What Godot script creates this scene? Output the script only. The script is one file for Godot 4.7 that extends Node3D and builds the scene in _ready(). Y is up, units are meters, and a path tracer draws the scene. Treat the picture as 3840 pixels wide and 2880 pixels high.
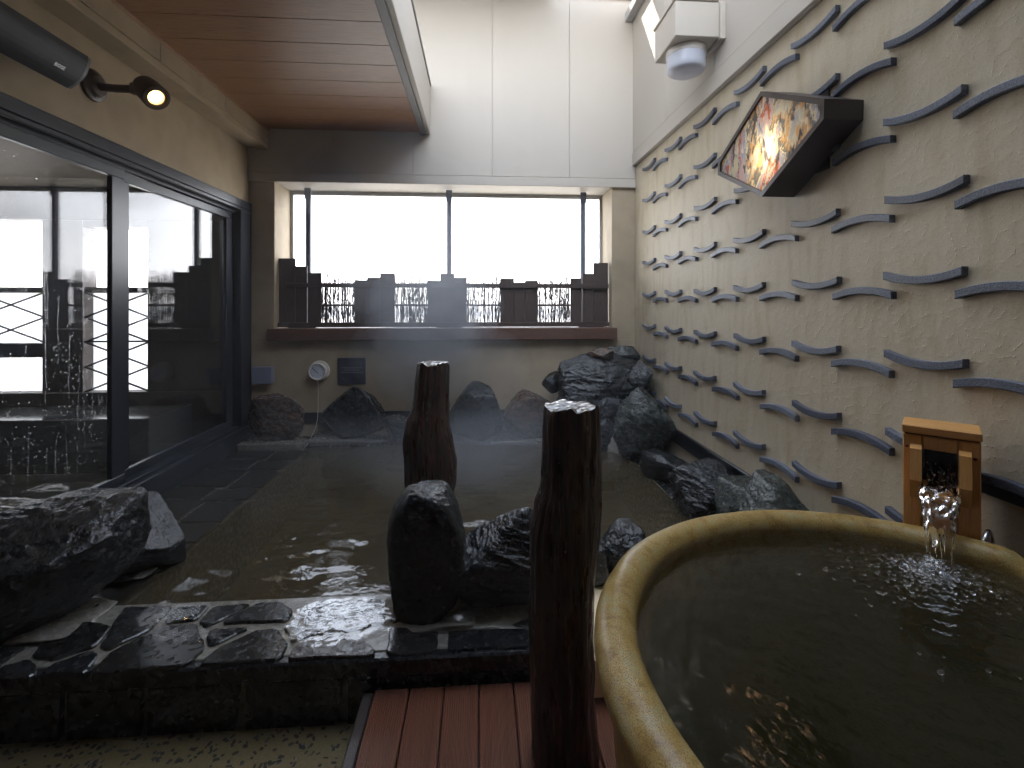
extends Node3D
# An open-air hot spring bath: x to the right, y up, Z ahead of the camera (Godot z = -Z). Heights are given from the eye, which is 1.6 m above the deck.
const EYE := 1.6
const WALL_R := 1.84
const WALL_L := -2.57
const BACK := 5.56
var rng := RandomNumberGenerator.new()
var taken := {}
var mats := {}
var meshes := {}
var ico := {}

func V(x: float, y: float, z: float) -> Vector3:
	return Vector3(x, EYE + y, -z)

# ---------------------------------------------------------------- naming and nodes
func numbered(called: String) -> String:
	if not taken.has(called):
		taken[called] = 0
		return called
	taken[called] += 1
	return called + "_%03d" % taken[called]

func tag(o: Node, label: String, category: String, group := "", kind := "") -> void:
	if label: o.set_meta("label", label)
	if category: o.set_meta("category", category)
	if group: o.set_meta("group", group)
	if kind: o.set_meta("kind", kind)

func thing(called: String, label: String, category: String, at: Vector3, group := "", kind := "") -> Node3D:
	var o := Node3D.new()
	o.name = numbered(called)
	add_child(o)
	o.position = at
	tag(o, label, category, group, kind)
	return o

func origin_of(p: Node) -> Vector3:
	var v := Vector3.ZERO
	while p is Node3D and p != self:
		v += p.position
		p = p.get_parent()
	return v

func part(called: String, mesh: Mesh, m: Material, parent: Node, at := Vector3.ZERO, turn := Basis.IDENTITY, local := false) -> MeshInstance3D:
	var o := MeshInstance3D.new()
	o.mesh = mesh
	o.material_override = m
	if parent == self:
		o.name = numbered(called)
		add_child(o)
		o.transform = Transform3D(turn, at)
	else:
		o.name = called
		parent.add_child(o, true)
		o.transform = Transform3D(turn, at if local else at - origin_of(parent))
	return o

# ---------------------------------------------------------------- shapes
func face(st: SurfaceTool, pts: Array, out: Vector3) -> void:
	var g: Vector3 = (pts[1] - pts[0]).cross(pts[2] - pts[0])
	var n := g.normalized()
	var p := pts.duplicate()
	if g.dot(out) > 0.0:
		p.reverse()
	else:
		n = -n
	for k in range(1, p.size() - 1):
		for q in [p[0], p[k], p[k + 1]]:
			st.set_normal(n)
			st.set_uv(Vector2(q.x + q.z, q.y))
			st.add_vertex(q)

func begin() -> SurfaceTool:
	var st := SurfaceTool.new()
	st.begin(Mesh.PRIMITIVE_TRIANGLES)
	return st

func chamfered(size: Vector3, b := 0.004) -> ArrayMesh:
	var key := "%.4f %.4f %.4f %.4f" % [size.x, size.y, size.z, b]
	if meshes.has(key): return meshes[key]
	var h := size / 2.0
	b = minf(b, minf(h.x, minf(h.y, h.z)) * 0.45)
	var st := begin()
	for a in 3:
		var u := (a + 1) % 3
		var w := (a + 2) % 3
		for s in [-1.0, 1.0]:
			var pts := []
			for c in [[-1, -1], [1, -1], [1, 1], [-1, 1]]:
				var p := Vector3.ZERO
				p[a] = s * h[a]
				p[u] = c[0] * (h[u] - b)
				p[w] = c[1] * (h[w] - b)
				pts.append(p)
			var out := Vector3.ZERO
			out[a] = s
			face(st, pts, out)
	for a in 3:
		var u := (a + 1) % 3
		var w := (a + 2) % 3
		for su in [-1.0, 1.0]:
			for sw in [-1.0, 1.0]:
				var pts := []
				for e in [[-1, 0], [1, 0], [1, 1], [-1, 1]]:
					var p := Vector3.ZERO
					p[a] = e[0] * (h[a] - b)
					p[u] = su * (h[u] - (b if e[1] == 0 else 0.0))
					p[w] = sw * (h[w] - (b if e[1] == 1 else 0.0))
					pts.append(p)
				var out := Vector3.ZERO
				out[u] = su
				out[w] = sw
				face(st, pts, out)
	for sx in [-1.0, 1.0]:
		for sy in [-1.0, 1.0]:
			for sz in [-1.0, 1.0]:
				face(st, [Vector3(sx * h.x, sy * (h.y - b), sz * (h.z - b)), Vector3(sx * (h.x - b), sy * h.y, sz * (h.z - b)), Vector3(sx * (h.x - b), sy * (h.y - b), sz * h.z)], Vector3(sx, sy, sz))
	var m := st.commit()
	meshes[key] = m
	return m

func box(called: String, parent: Node, m: Material, x0: float, x1: float, y0: float, y1: float, z0: float, z1: float, b := 0.004) -> MeshInstance3D:
	return part(called, chamfered(Vector3(absf(x1 - x0), absf(y1 - y0), absf(z1 - z0)), b), m, parent, V((x0 + x1) / 2, (y0 + y1) / 2, (z0 + z1) / 2))

# a polygon swept along a direction; pts in order, either way round
func prism(pts: Array, sweep: Vector3) -> ArrayMesh:
	var st := begin()
	var c := Vector3.ZERO
	for p in pts: c += p
	c /= pts.size()
	face(st, pts, -sweep)
	var far := []
	for p in pts: far.append(p + sweep)
	face(st, far, sweep)
	for k in pts.size():
		var a: Vector3 = pts[k]
		var b: Vector3 = pts[(k + 1) % pts.size()]
		face(st, [a, b, b + sweep, a + sweep], (a + b) / 2 - c - sweep.normalized() * ((a + b) / 2 - c).dot(sweep.normalized()))
	return st.commit()

# rings of points joined into a skin; smooth
func skin(rings: Array, closed := true, cap0 := false, cap1 := false) -> ArrayMesh:
	var v := PackedVector3Array()
	var idx := PackedInt32Array()
	var n: int = rings[0].size()
	for r in rings:
		for p in r: v.append(p)
	for i in rings.size() - 1:
		for k in (n if closed else n - 1):
			var a := i * n + k
			var b := i * n + (k + 1) % n
			idx.append_array([a, b, a + n, b, b + n, a + n])
	for cap in [[cap0, 0, 1], [cap1, rings.size() - 1, 0]]:
		if cap[0]:
			var mid := Vector3.ZERO
			for p in rings[cap[1]]: mid += p
			v.append(mid / n)
			for k in n:
				var a: int = cap[1] * n + k
				var b: int = cap[1] * n + (k + 1) % n
				if cap[2] == 1: idx.append_array([b, a, v.size() - 1])
				else: idx.append_array([a, b, v.size() - 1])
	return smooth(v, idx)

func smooth(v: PackedVector3Array, idx: PackedInt32Array, uv := PackedVector2Array()) -> ArrayMesh:
	var nor := PackedVector3Array()
	nor.resize(v.size())
	for k in range(0, idx.size(), 3):
		var a := idx[k]
		var b := idx[k + 1]
		var c := idx[k + 2]
		var g := (v[c] - v[a]).cross(v[b] - v[a])
		nor[a] += g
		nor[b] += g
		nor[c] += g
	for k in nor.size(): nor[k] = nor[k].normalized()
	var arr := []
	arr.resize(Mesh.ARRAY_MAX)
	arr[Mesh.ARRAY_VERTEX] = v
	arr[Mesh.ARRAY_NORMAL] = nor
	arr[Mesh.ARRAY_INDEX] = idx
	if uv.size(): arr[Mesh.ARRAY_TEX_UV] = uv
	var m := ArrayMesh.new()
	m.add_surface_from_arrays(Mesh.PRIMITIVE_TRIANGLES, arr)
	return m

func lathe(profile: Array, segs := 48) -> ArrayMesh:
	var rings := []
	for p in profile:
		var r := []
		for k in segs:
			var a := TAU * k / segs
			r.append(Vector3(p.x * cos(a), p.y, p.x * sin(a)))
		rings.append(r)
	return skin(rings)

func tube(pts: Array, rad: float, segs := 8) -> ArrayMesh:
	var rings := []
	for i in pts.size():
		var t: Vector3 = (pts[mini(i + 1, pts.size() - 1)] - pts[maxi(i - 1, 0)]).normalized()
		var u := t.cross(Vector3.UP if absf(t.y) < 0.9 else Vector3.RIGHT).normalized()
		var w := t.cross(u)
		var r := []
		for k in segs: r.append(pts[i] + (u * cos(TAU * k / segs) + w * sin(TAU * k / segs)) * rad)
		rings.append(r)
	return skin(rings, true, true, true)

func sphere_net(sub: int) -> Array:
	if ico.has(sub): return ico[sub]
	var t := (1.0 + sqrt(5.0)) / 2.0
	var v := []
	for p in [[-1, t, 0], [1, t, 0], [-1, -t, 0], [1, -t, 0], [0, -1, t], [0, 1, t], [0, -1, -t], [0, 1, -t], [t, 0, -1], [t, 0, 1], [-t, 0, -1], [-t, 0, 1]]:
		v.append(Vector3(p[0], p[1], p[2]).normalized())
	var f := PackedInt32Array([0, 11, 5, 0, 5, 1, 0, 1, 7, 0, 7, 10, 0, 10, 11, 1, 5, 9, 5, 11, 4, 11, 10, 2, 10, 7, 6, 7, 1, 8, 3, 9, 4, 3, 4, 2, 3, 2, 6, 3, 6, 8, 3, 8, 9, 4, 9, 5, 2, 4, 11, 6, 2, 10, 8, 6, 7, 9, 8, 1])
	for s in sub:
		var mids := {}
		var g := PackedInt32Array()
		for k in range(0, f.size(), 3):
			var m := [0, 0, 0]
			for e in 3:
				var a := f[k + e]
				var b := f[k + (e + 1) % 3]
				var key := mini(a, b) * 1000000 + maxi(a, b)
				if not mids.has(key):
					mids[key] = v.size()
					v.append(((v[a] + v[b]) / 2.0).normalized())
				m[e] = mids[key]
			g.append_array([f[k], m[0], m[2], f[k + 1], m[1], m[0], f[k + 2], m[2], m[1], m[0], m[1], m[2]])
		f = g
	# clockwise seen from outside
	for k in range(0, f.size(), 3):
		var q := f[k + 1]
		f[k + 1] = f[k + 2]
		f[k + 2] = q
	ico[sub] = [v, f]
	return ico[sub]

# A boulder: a rounded polytope with broken, layered relief, fitted to a box of the given size. cuts: extra planes [direction, distance]; bed: direction across its layers.
func rock_mesh(seed_: int, size: Vector3, o := {}) -> ArrayMesh:
	var r := RandomNumberGenerator.new()
	r.seed = seed_
	var net := sphere_net(o.get("sub", 5))
	var planes := []
	for k in o.get("planes", 13):
		var y: float = r.randf_range(-1, 1)
		var a: float = r.randf() * TAU
		planes.append([Vector3(sqrt(1 - y * y) * cos(a), y, sqrt(1 - y * y) * sin(a)), r.randf_range(o.get("near", 0.64), 1.0)])
	for d in [Vector3.UP, Vector3.DOWN, Vector3.LEFT, Vector3.RIGHT, Vector3.FORWARD, Vector3.BACK]: planes.append([d, 1.0])
	for c in o.get("cuts", []): planes.append([c[0].normalized(), c[1]])
	var sharp: float = o.get("sharp", 22.0)
	var n1 := FastNoiseLite.new()
	n1.seed = seed_
	n1.noise_type = FastNoiseLite.TYPE_SIMPLEX_SMOOTH
	n1.frequency = o.get("freq", 1.5)
	n1.fractal_type = FastNoiseLite.FRACTAL_RIDGED
	n1.fractal_octaves = 5
	var n2 := FastNoiseLite.new()
	n2.seed = seed_ + 7
	n2.frequency = 5.0
	n2.fractal_octaves = 4
	var amp: float = o.get("rough", 0.10)
	var bed: Vector3 = o.get("bed", Vector3(0.25, 1, 0.15)).normalized()
	var layered: float = o.get("layered", 0.32)
	var v := PackedVector3Array()
	var lo := Vector3.ONE * 9
	var hi := -lo
	for n in net[0]:
		var s := 0.0
		for p in planes:
			var c: float = n.dot(p[0])
			if c > 0.0: s += pow(c / p[1], sharp)
		var rad := pow(s, -1.0 / sharp)
		var q: Vector3 = n * rad
		var along: Vector3 = q - bed * q.dot(bed) * (1.0 - layered)
		var l: Vector3 = q * (1.0 - layered * 0.75) + bed * q.dot(bed) * layered * 2.2
		rad += amp * (n1.get_noise_3dv(l) * 0.55 + n2.get_noise_3dv(l * 0.9 + along * 0.2) * 0.22)
		q = n * rad
		lo = lo.min(q)
		hi = hi.max(q)
		v.append(q)
	var mid := (lo + hi) / 2
	var k := size / (hi - lo)
	for i in v.size(): v[i] = (v[i] - mid) * k
	return smooth(v, net[1])

# ---------------------------------------------------------------- materials
func noise_tex(seed_: int, freq: float, o := {}) -> NoiseTexture2D:
	var n := FastNoiseLite.new()
	n.seed = seed_
	n.noise_type = o.get("type", FastNoiseLite.TYPE_SIMPLEX_SMOOTH)
	n.frequency = freq
	n.fractal_type = o.get("fractal", FastNoiseLite.FRACTAL_FBM)
	n.fractal_octaves = o.get("octaves", 5)
	n.fractal_gain = o.get("gain", 0.5)
	if o.has("warp"):
		n.domain_warp_enabled = true
		n.domain_warp_amplitude = o.warp
		n.domain_warp_frequency = o.get("warpf", 0.01)
	var t := NoiseTexture2D.new()
	t.width = o.get("size", 512)
	t.height = t.width
	t.seamless = true
	t.noise = n
	if o.has("ramp"):
		var g := Gradient.new()
		var offs := PackedFloat32Array()
		var cols := PackedColorArray()
		for e in o.ramp:
			offs.append(e[0])
			cols.append(e[1])
		g.offsets = offs
		g.colors = cols
		t.color_ramp = g
	return t

func C(r: float, g: float, b: float) -> Color:
	return Color(r / 255.0, g / 255.0, b / 255.0)

func mat(called: String, col: Color, rough: float, o := {}) -> StandardMaterial3D:
	var m := StandardMaterial3D.new()
	m.resource_name = called
	m.albedo_color = col
	m.roughness = rough
	m.metallic = o.get("metal", 0.0)
	m.metallic_specular = o.get("spec", 0.5)
	if o.get("tri", true):
		m.uv1_triplanar = true
		m.uv1_world_triplanar = o.get("world", true)
		m.uv1_triplanar_sharpness = 4.0
		var s = o.get("scale", 1.0)
		m.uv1_scale = s if s is Vector3 else Vector3.ONE * s
	if o.has("albedo"): m.albedo_texture = o.albedo
	if o.has("rtex"):
		m.roughness_texture = o.rtex
		m.roughness_texture_channel = BaseMaterial3D.TEXTURE_CHANNEL_RED
	if o.has("bump"):
		m.heightmap_enabled = true
		m.heightmap_texture = o.bump
		m.heightmap_scale = o.get("depth", 0.5)
	if o.has("coat"):
		m.clearcoat_enabled = true
		m.clearcoat = o.coat
		m.clearcoat_roughness = o.get("coat_rough", 0.1)
	if o.has("detail"):
		m.detail_enabled = true
		m.detail_albedo = o.detail
		m.detail_blend_mode = BaseMaterial3D.BLEND_MODE_MUL
		m.detail_uv_layer = BaseMaterial3D.DETAIL_UV_2
		m.uv2_triplanar = true
		m.uv2_world_triplanar = true
		var s2 = o.get("scale2", 0.3)
		m.uv2_scale = s2 if s2 is Vector3 else Vector3.ONE * s2
	mats[called] = m
	return m

func grey(v: float) -> Color:
	return Color(v, v, v)

func make_materials() -> void:
	var W := Color.WHITE
	var stain := noise_tex(3, 0.006, {"octaves": 6, "ramp": [[0.0, grey(0.9)], [0.45, grey(0.98)], [0.6, W], [1.0, grey(0.95)]]})
	var drips := noise_tex(12, 0.01, {"octaves": 6, "ramp": [[0.0, Color(0.93, 0.91, 0.88)], [0.42, W], [0.62, W], [1.0, Color(0.93, 0.9, 0.85)]]})
	var fine := noise_tex(5, 0.09, {"octaves": 3})
	var trowel := noise_tex(8, 0.011, {"fractal": FastNoiseLite.FRACTAL_RIDGED, "octaves": 4, "gain": 0.42, "size": 1024, "warp": 26.0, "warpf": 0.012, "ramp": [[0.0, grey(0.1)], [0.7, grey(0.35)], [0.9, grey(0.45)], [0.965, W], [1.0, grey(0.8)]]})
	var speck := noise_tex(9, 0.16, {"octaves": 2, "ramp": [[0.0, grey(0.9)], [0.5, W], [1.0, grey(0.94)]]})
	mat("plaster", C(194, 182, 158), 0.62, {"albedo": speck, "bump": trowel, "depth": 0.32, "scale": 0.85, "detail": drips, "scale2": Vector3(0.9, 0.22, 0.9)})
	mat("plaster_back", C(180, 164, 138), 0.75, {"albedo": speck, "bump": fine, "depth": 0.12, "scale": 1.6, "detail": stain, "scale2": 0.5})
	mat("panel", C(190, 182, 170), 0.6, {"albedo": speck, "bump": fine, "depth": 0.09, "scale": 2.6})
	mat("beige", C(170, 151, 122), 0.7, {"albedo": speck, "bump": fine, "depth": 0.08, "scale": 2.2, "detail": stain, "scale2": 0.6})
	mat("beige_metal", C(196, 187, 173), 0.45, {"albedo": speck, "scale": 3.0})
	mat("concrete", C(150, 148, 142), 0.85, {"albedo": stain, "scale": 0.7})
	mat("outside_ground", C(190, 186, 178), 0.9, {"albedo": stain, "scale": 0.3})
	mat("grey_trim", C(120, 117, 114), 0.5, {"tri": false})
	var grain := noise_tex(21, 0.02, {"octaves": 5, "ramp": [[0.0, C(92, 60, 34)], [0.35, C(138, 95, 57)], [0.55, C(150, 106, 65)], [0.75, C(128, 86, 51)], [1.0, C(158, 115, 74)]]})
	mat("soffit_wood", W, 0.42, {"albedo": grain, "scale": Vector3(0.25, 5.0, 5.0), "coat": 0.25, "coat_rough": 0.35, "bump": grain, "depth": 0.03})
	var grain2 := noise_tex(22, 0.02, {"octaves": 5, "ramp": [[0.0, C(50, 40, 36)], [0.4, C(78, 64, 56)], [0.7, C(66, 53, 46)], [1.0, C(94, 78, 68)]]})
	mat("fence_wood", W, 0.7, {"albedo": grain2, "scale": Vector3(5.0, 0.3, 5.0), "bump": grain2, "depth": 0.15})
	var grain3 := noise_tex(23, 0.02, {"octaves": 5, "ramp": [[0.0, C(66, 44, 34)], [0.4, C(104, 74, 58)], [0.7, C(88, 62, 48)], [1.0, C(120, 90, 72)]]})
	mat("sill_wood", W, 0.55, {"albedo": grain3, "scale": Vector3(0.3, 6.0, 6.0), "bump": grain3, "depth": 0.1})
	var grain4 := noise_tex(24, 0.02, {"octaves": 4, "ramp": [[0.0, C(176, 122, 62)], [0.4, C(206, 154, 88)], [0.65, C(196, 142, 78)], [1.0, C(222, 174, 110)]]})
	mat("cypress", W, 0.5, {"albedo": grain4, "scale": Vector3(5.0, 0.35, 5.0), "world": false, "bump": grain4, "depth": 0.05})
	mat("cypress_cap", W, 0.5, {"albedo": grain4, "scale": Vector3(0.35, 5.0, 5.0), "world": false})
	mat("knot", C(120, 62, 38), 0.6, {"tri": false})
	mat("dark_twig", C(62, 50, 42), 0.8, {"tri": false})
	mat("black_metal", C(40, 44, 52), 0.32, {"bump": fine, "depth": 0.02, "scale": 3.0, "spec": 0.5})
	mat("black_trim", C(20, 21, 26), 0.3, {"tri": false})
	mat("steel_post", C(96, 102, 116), 0.5, {"tri": false})
	mat("frame_alu", C(170, 168, 166), 0.4, {"tri": false})
	# stones
	var stone_col := noise_tex(31, 0.012, {"octaves": 7, "gain": 0.6, "warp": 30.0, "ramp": [[0.0, C(16, 18, 21)], [0.35, C(33, 36, 40)], [0.55, C(48, 51, 54)], [0.72, C(40, 43, 45)], [0.9, C(76, 78, 79)], [1.0, C(150, 148, 140)]]})
	var stone_dark := noise_tex(32, 0.014, {"octaves": 7, "gain": 0.6, "warp": 30.0, "ramp": [[0.0, C(10, 12, 13)], [0.4, C(22, 25, 27)], [0.7, C(32, 36, 38)], [0.92, C(54, 56, 58)], [1.0, C(110, 108, 102)]]})
	var stone_green := noise_tex(33, 0.012, {"octaves": 7, "gain": 0.62, "warp": 40.0, "ramp": [[0.0, C(18, 22, 21)], [0.4, C(42, 48, 45)], [0.65, C(58, 65, 60)], [0.85, C(84, 86, 78)], [1.0, C(168, 154, 124)]]})
	var stone_brown := noise_tex(34, 0.012, {"octaves": 6, "warp": 20.0, "ramp": [[0.0, C(38, 34, 32)], [0.45, C(72, 62, 54)], [0.7, C(88, 70, 58)], [1.0, C(126, 84, 60)]]})
	var stone_h := noise_tex(35, 0.016, {"octaves": 8, "gain": 0.62, "fractal": FastNoiseLite.FRACTAL_RIDGED, "warp": 20.0, "size": 1024})
	var wet := noise_tex(36, 0.02, {"octaves": 5, "ramp": [[0.0, grey(0.3)], [0.45, grey(0.5)], [0.75, grey(0.9)], [1.0, W]]})
	for e in [["rock_grey", stone_col, 0.34], ["rock_black", stone_dark, 0.17], ["rock_green", stone_green, 0.38], ["rock_brown", stone_brown, 0.45]]:
		mat(e[0], W, e[2], {"albedo": e[1], "scale": 1.6, "bump": stone_h, "depth": 0.5, "rtex": wet, "spec": 0.5})
	var slab_col := noise_tex(41, 0.03, {"octaves": 6, "gain": 0.65, "ramp": [[0.0, C(20, 21, 22)], [0.5, C(37, 38, 39)], [0.8, C(46, 46, 46)], [1.0, C(72, 71, 69)]]})
	var slab_h := noise_tex(42, 0.03, {"octaves": 6, "gain": 0.6})
	for e in [["slab_a", W], ["slab_b", C(212, 218, 226)], ["slab_c", C(196, 196, 186)]]:
		mat(e[0], e[1], 0.36, {"albedo": slab_col, "scale": 1.8, "bump": slab_h, "depth": 0.06, "rtex": wet})
	mat("slab_under", C(150, 140, 118), 0.5, {"albedo": slab_col, "scale": 0.9})
	mat("slab_red", C(255, 190, 168), 0.4, {"albedo": slab_col, "scale": 1.8, "bump": slab_h, "depth": 0.16, "rtex": wet})
	mat("mortar", C(124, 121, 112), 0.4, {"albedo": stain, "scale": 2.0, "bump": fine, "depth": 0.03, "rtex": wet})
	mat("pool_floor", C(96, 88, 66), 0.6, {"albedo": stain, "scale": 1.2})
	var pebble_base := noise_tex(43, 0.05, {"octaves": 4, "ramp": [[0.0, C(150, 140, 108)], [1.0, C(176, 166, 134)]]})
	mat("aggregate", C(178, 168, 147), 0.45, {"albedo": pebble_base, "scale": 2.0, "bump": fine, "depth": 0.15})
	mat("pebble", C(60, 60, 56), 0.25, {"albedo": stain, "scale": 9.0})
	# charred, weathered log
	var bark := noise_tex(51, 0.02, {"octaves": 6, "gain": 0.6, "ramp": [[0.0, C(18, 14, 12)], [0.45, C(46, 33, 26)], [0.7, C(68, 44, 32)], [1.0, C(92, 60, 42)]]})
	mat("log", W, 0.6, {"albedo": bark, "scale": Vector3(3.0, 0.4, 3.0), "bump": bark, "depth": 1.6, "rtex": wet})
	var topwood := noise_tex(52, 0.03, {"octaves": 6, "gain": 0.6, "ramp": [[0.0, C(34, 29, 26)], [0.4, C(66, 58, 52)], [1.0, C(92, 84, 76)]]})
	mat("log_end", W, 0.38, {"albedo": topwood, "scale": Vector3(1.0, 4.0, 5.0), "bump": topwood, "depth": 0.1, "coat": 0.9, "coat_rough": 0.3, "rtex": wet})
	# deck boards with milled grooves
	var gi := Image.create(256, 16, false, Image.FORMAT_RGB8)
	var ai := Image.create(256, 256, false, Image.FORMAT_RGB8)
	var gn := FastNoiseLite.new()
	gn.frequency = 0.02
	for x in 256:
		var g := 0.5 + 0.5 * sin(TAU * x / 256.0 * 16.0)
		for y in 16: gi.set_pixel(x, y, grey(clampf(g * 1.4, 0, 1)))
		for y in 256:
			var t := gn.get_noise_2d(x * 6.0, y * 0.6) * 0.5 + gn.get_noise_2d(x * 0.7 + 90, y * 0.5) * 0.5
			ai.set_pixel(x, y, C(92, 53, 37).lerp(C(118, 72, 51), clampf(0.45 + t * 0.7, 0, 1)))
	mat("deck", W, 0.42, {"albedo": ImageTexture.create_from_image(ai), "bump": ImageTexture.create_from_image(gi), "depth": 0.22, "scale": Vector3(7.0, 7.0, 0.8)})
	var gran := noise_tex(61, 0.12, {"octaves": 3, "ramp": [[0.0, C(16, 16, 18)], [0.45, C(48, 46, 46)], [0.6, C(80, 70, 66)], [1.0, C(120, 108, 102)]]})
	mat("granite", W, 0.3, {"albedo": gran, "scale": 3.0})
	mat("sun_strip_tan", C(232, 212, 176), 0.55, {"albedo": speck, "scale": 2.0})  # pale tan carries the sunlight of the floor strip
	# stoneware glaze
	var glaze := noise_tex(71, 0.01, {"octaves": 7, "gain": 0.68, "size": 1024, "warp": 20.0, "ramp": [[0.0, C(124, 97, 48)], [0.35, C(164, 136, 74)], [0.55, C(182, 158, 98)], [0.72, C(172, 158, 114)], [1.0, C(194, 176, 126)]]})
	var dots := noise_tex(72, 0.14, {"octaves": 3, "gain": 0.6, "size": 1024, "ramp": [[0.0, W], [0.56, W], [0.61, C(150, 154, 160)], [0.68, C(96, 104, 118)], [1.0, C(70, 78, 92)]]})
	mat("glaze", C(248, 240, 222), 0.4, {"albedo": glaze, "scale": 1.3, "detail": dots, "scale2": 1.9, "bump": fine, "depth": 0.06})
	# tiles
	var tilec := noise_tex(81, 0.05, {"octaves": 5, "gain": 0.6, "ramp": [[0.0, C(70, 74, 84)], [0.5, C(100, 106, 120)], [0.8, C(112, 118, 132)], [1.0, C(136, 140, 150)]]})
	for e in [["tile_a", W], ["tile_b", C(214, 216, 222)], ["tile_c", C(188, 190, 198)]]:
		mat(e[0], e[1], 0.45, {"albedo": tilec, "scale": 3.0, "bump": fine, "depth": 0.12})
	mat("lantern_wood", C(58, 44, 40), 0.38, {"albedo": noise_tex(82, 0.03, {"octaves": 4, "ramp": [[0.0, grey(0.8)], [1.0, W]]}), "scale": Vector3(3.0, 3.0, 0.6)})
	mat("speaker", C(13, 13, 14), 0.55, {"bump": fine, "depth": 0.05, "scale": 6.0})
	mat("speaker_end", C(96, 98, 102), 0.45, {"tri": false})
	mat("logo", C(225, 225, 225), 0.3, {"tri": false, "metal": 0.6})
	mat("spot_metal", C(84, 70, 62), 0.5, {"tri": false})
	mat("white_plastic", C(222, 216, 208), 0.42, {"tri": false})
	mat("box_plastic", C(128, 134, 152), 0.5, {"tri": false})
	mat("ink", C(30, 34, 44), 0.5, {"tri": false})
	mat("steel", C(190, 190, 192), 0.25, {"tri": false, "metal": 1.0})
	mat("dark_steel", C(70, 70, 74), 0.3, {"tri": false, "metal": 0.9})
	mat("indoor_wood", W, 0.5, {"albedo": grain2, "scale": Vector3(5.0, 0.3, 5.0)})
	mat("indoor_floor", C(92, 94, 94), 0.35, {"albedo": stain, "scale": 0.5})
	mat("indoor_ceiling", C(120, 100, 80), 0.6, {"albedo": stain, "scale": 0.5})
	mat("indoor_ledge", C(120, 122, 122), 0.12, {"tri": false})
	mat("roof_dark", C(84, 60, 46), 0.6, {"albedo": stain, "scale": 0.6})
	mat("lattice", C(44, 40, 38), 0.6, {"tri": false})
	var fr: StandardMaterial3D = mat("frosted", C(240, 245, 242), 0.7, {"tri": false})
	fr.backlight_enabled = true
	fr.backlight = Color(1, 1, 1)
	var gl: StandardMaterial3D = mat("glass", Color(0.6, 0.66, 0.66, 0.012), 0.015, {"tri": false})
	gl.transparency = BaseMaterial3D.TRANSPARENCY_ALPHA
	gl.metallic_specular = 0.6
	var fine_h := noise_tex(91, 0.03, {"octaves": 3, "gain": 0.45})
	var wa: StandardMaterial3D = mat("pool_water", Color(C(68, 60, 42), 0.66), 0.02, {"bump": fine_h, "depth": 0.05, "scale": 1.3, "spec": 0.38})
	wa.transparency = BaseMaterial3D.TRANSPARENCY_ALPHA
	var tw: StandardMaterial3D = mat("tub_water", Color(C(44, 42, 28), 0.16), 0.02, {"bump": fine_h, "depth": 0.05, "scale": 2.2, "spec": 0.38})
	tw.transparency = BaseMaterial3D.TRANSPARENCY_ALPHA
	var fi: StandardMaterial3D = mat("film", Color(C(70, 70, 66), 0.06), 0.015, {"bump": fine_h, "depth": 0.03, "scale": 1.6})
	fi.transparency = BaseMaterial3D.TRANSPARENCY_ALPHA
	var sh: StandardMaterial3D = mat("shelf_water", Color(C(70, 64, 48), 0.16), 0.02, {"bump": fine_h, "depth": 0.05, "scale": 1.3, "spec": 0.38})
	sh.transparency = BaseMaterial3D.TRANSPARENCY_ALPHA
	var dr: StandardMaterial3D = mat("droplet", Color(1, 1, 1, 0.0), 0.0, {"tri": false})
	dr.refraction_enabled = true
	dr.refraction_scale = 0.033
	var lens: StandardMaterial3D = mat("lens", C(222, 226, 236), 0.3, {"tri": false, "coat": 0.4})
	lens.backlight_enabled = true
	lens.backlight = Color(0.7, 0.7, 0.75)
	var bulb: StandardMaterial3D = mat("bulb", C(255, 240, 210), 0.4, {"tri": false})
	bulb.emission_enabled = true
	bulb.emission = C(255, 214, 140)
	bulb.emission_energy_multiplier = 2.5

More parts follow.
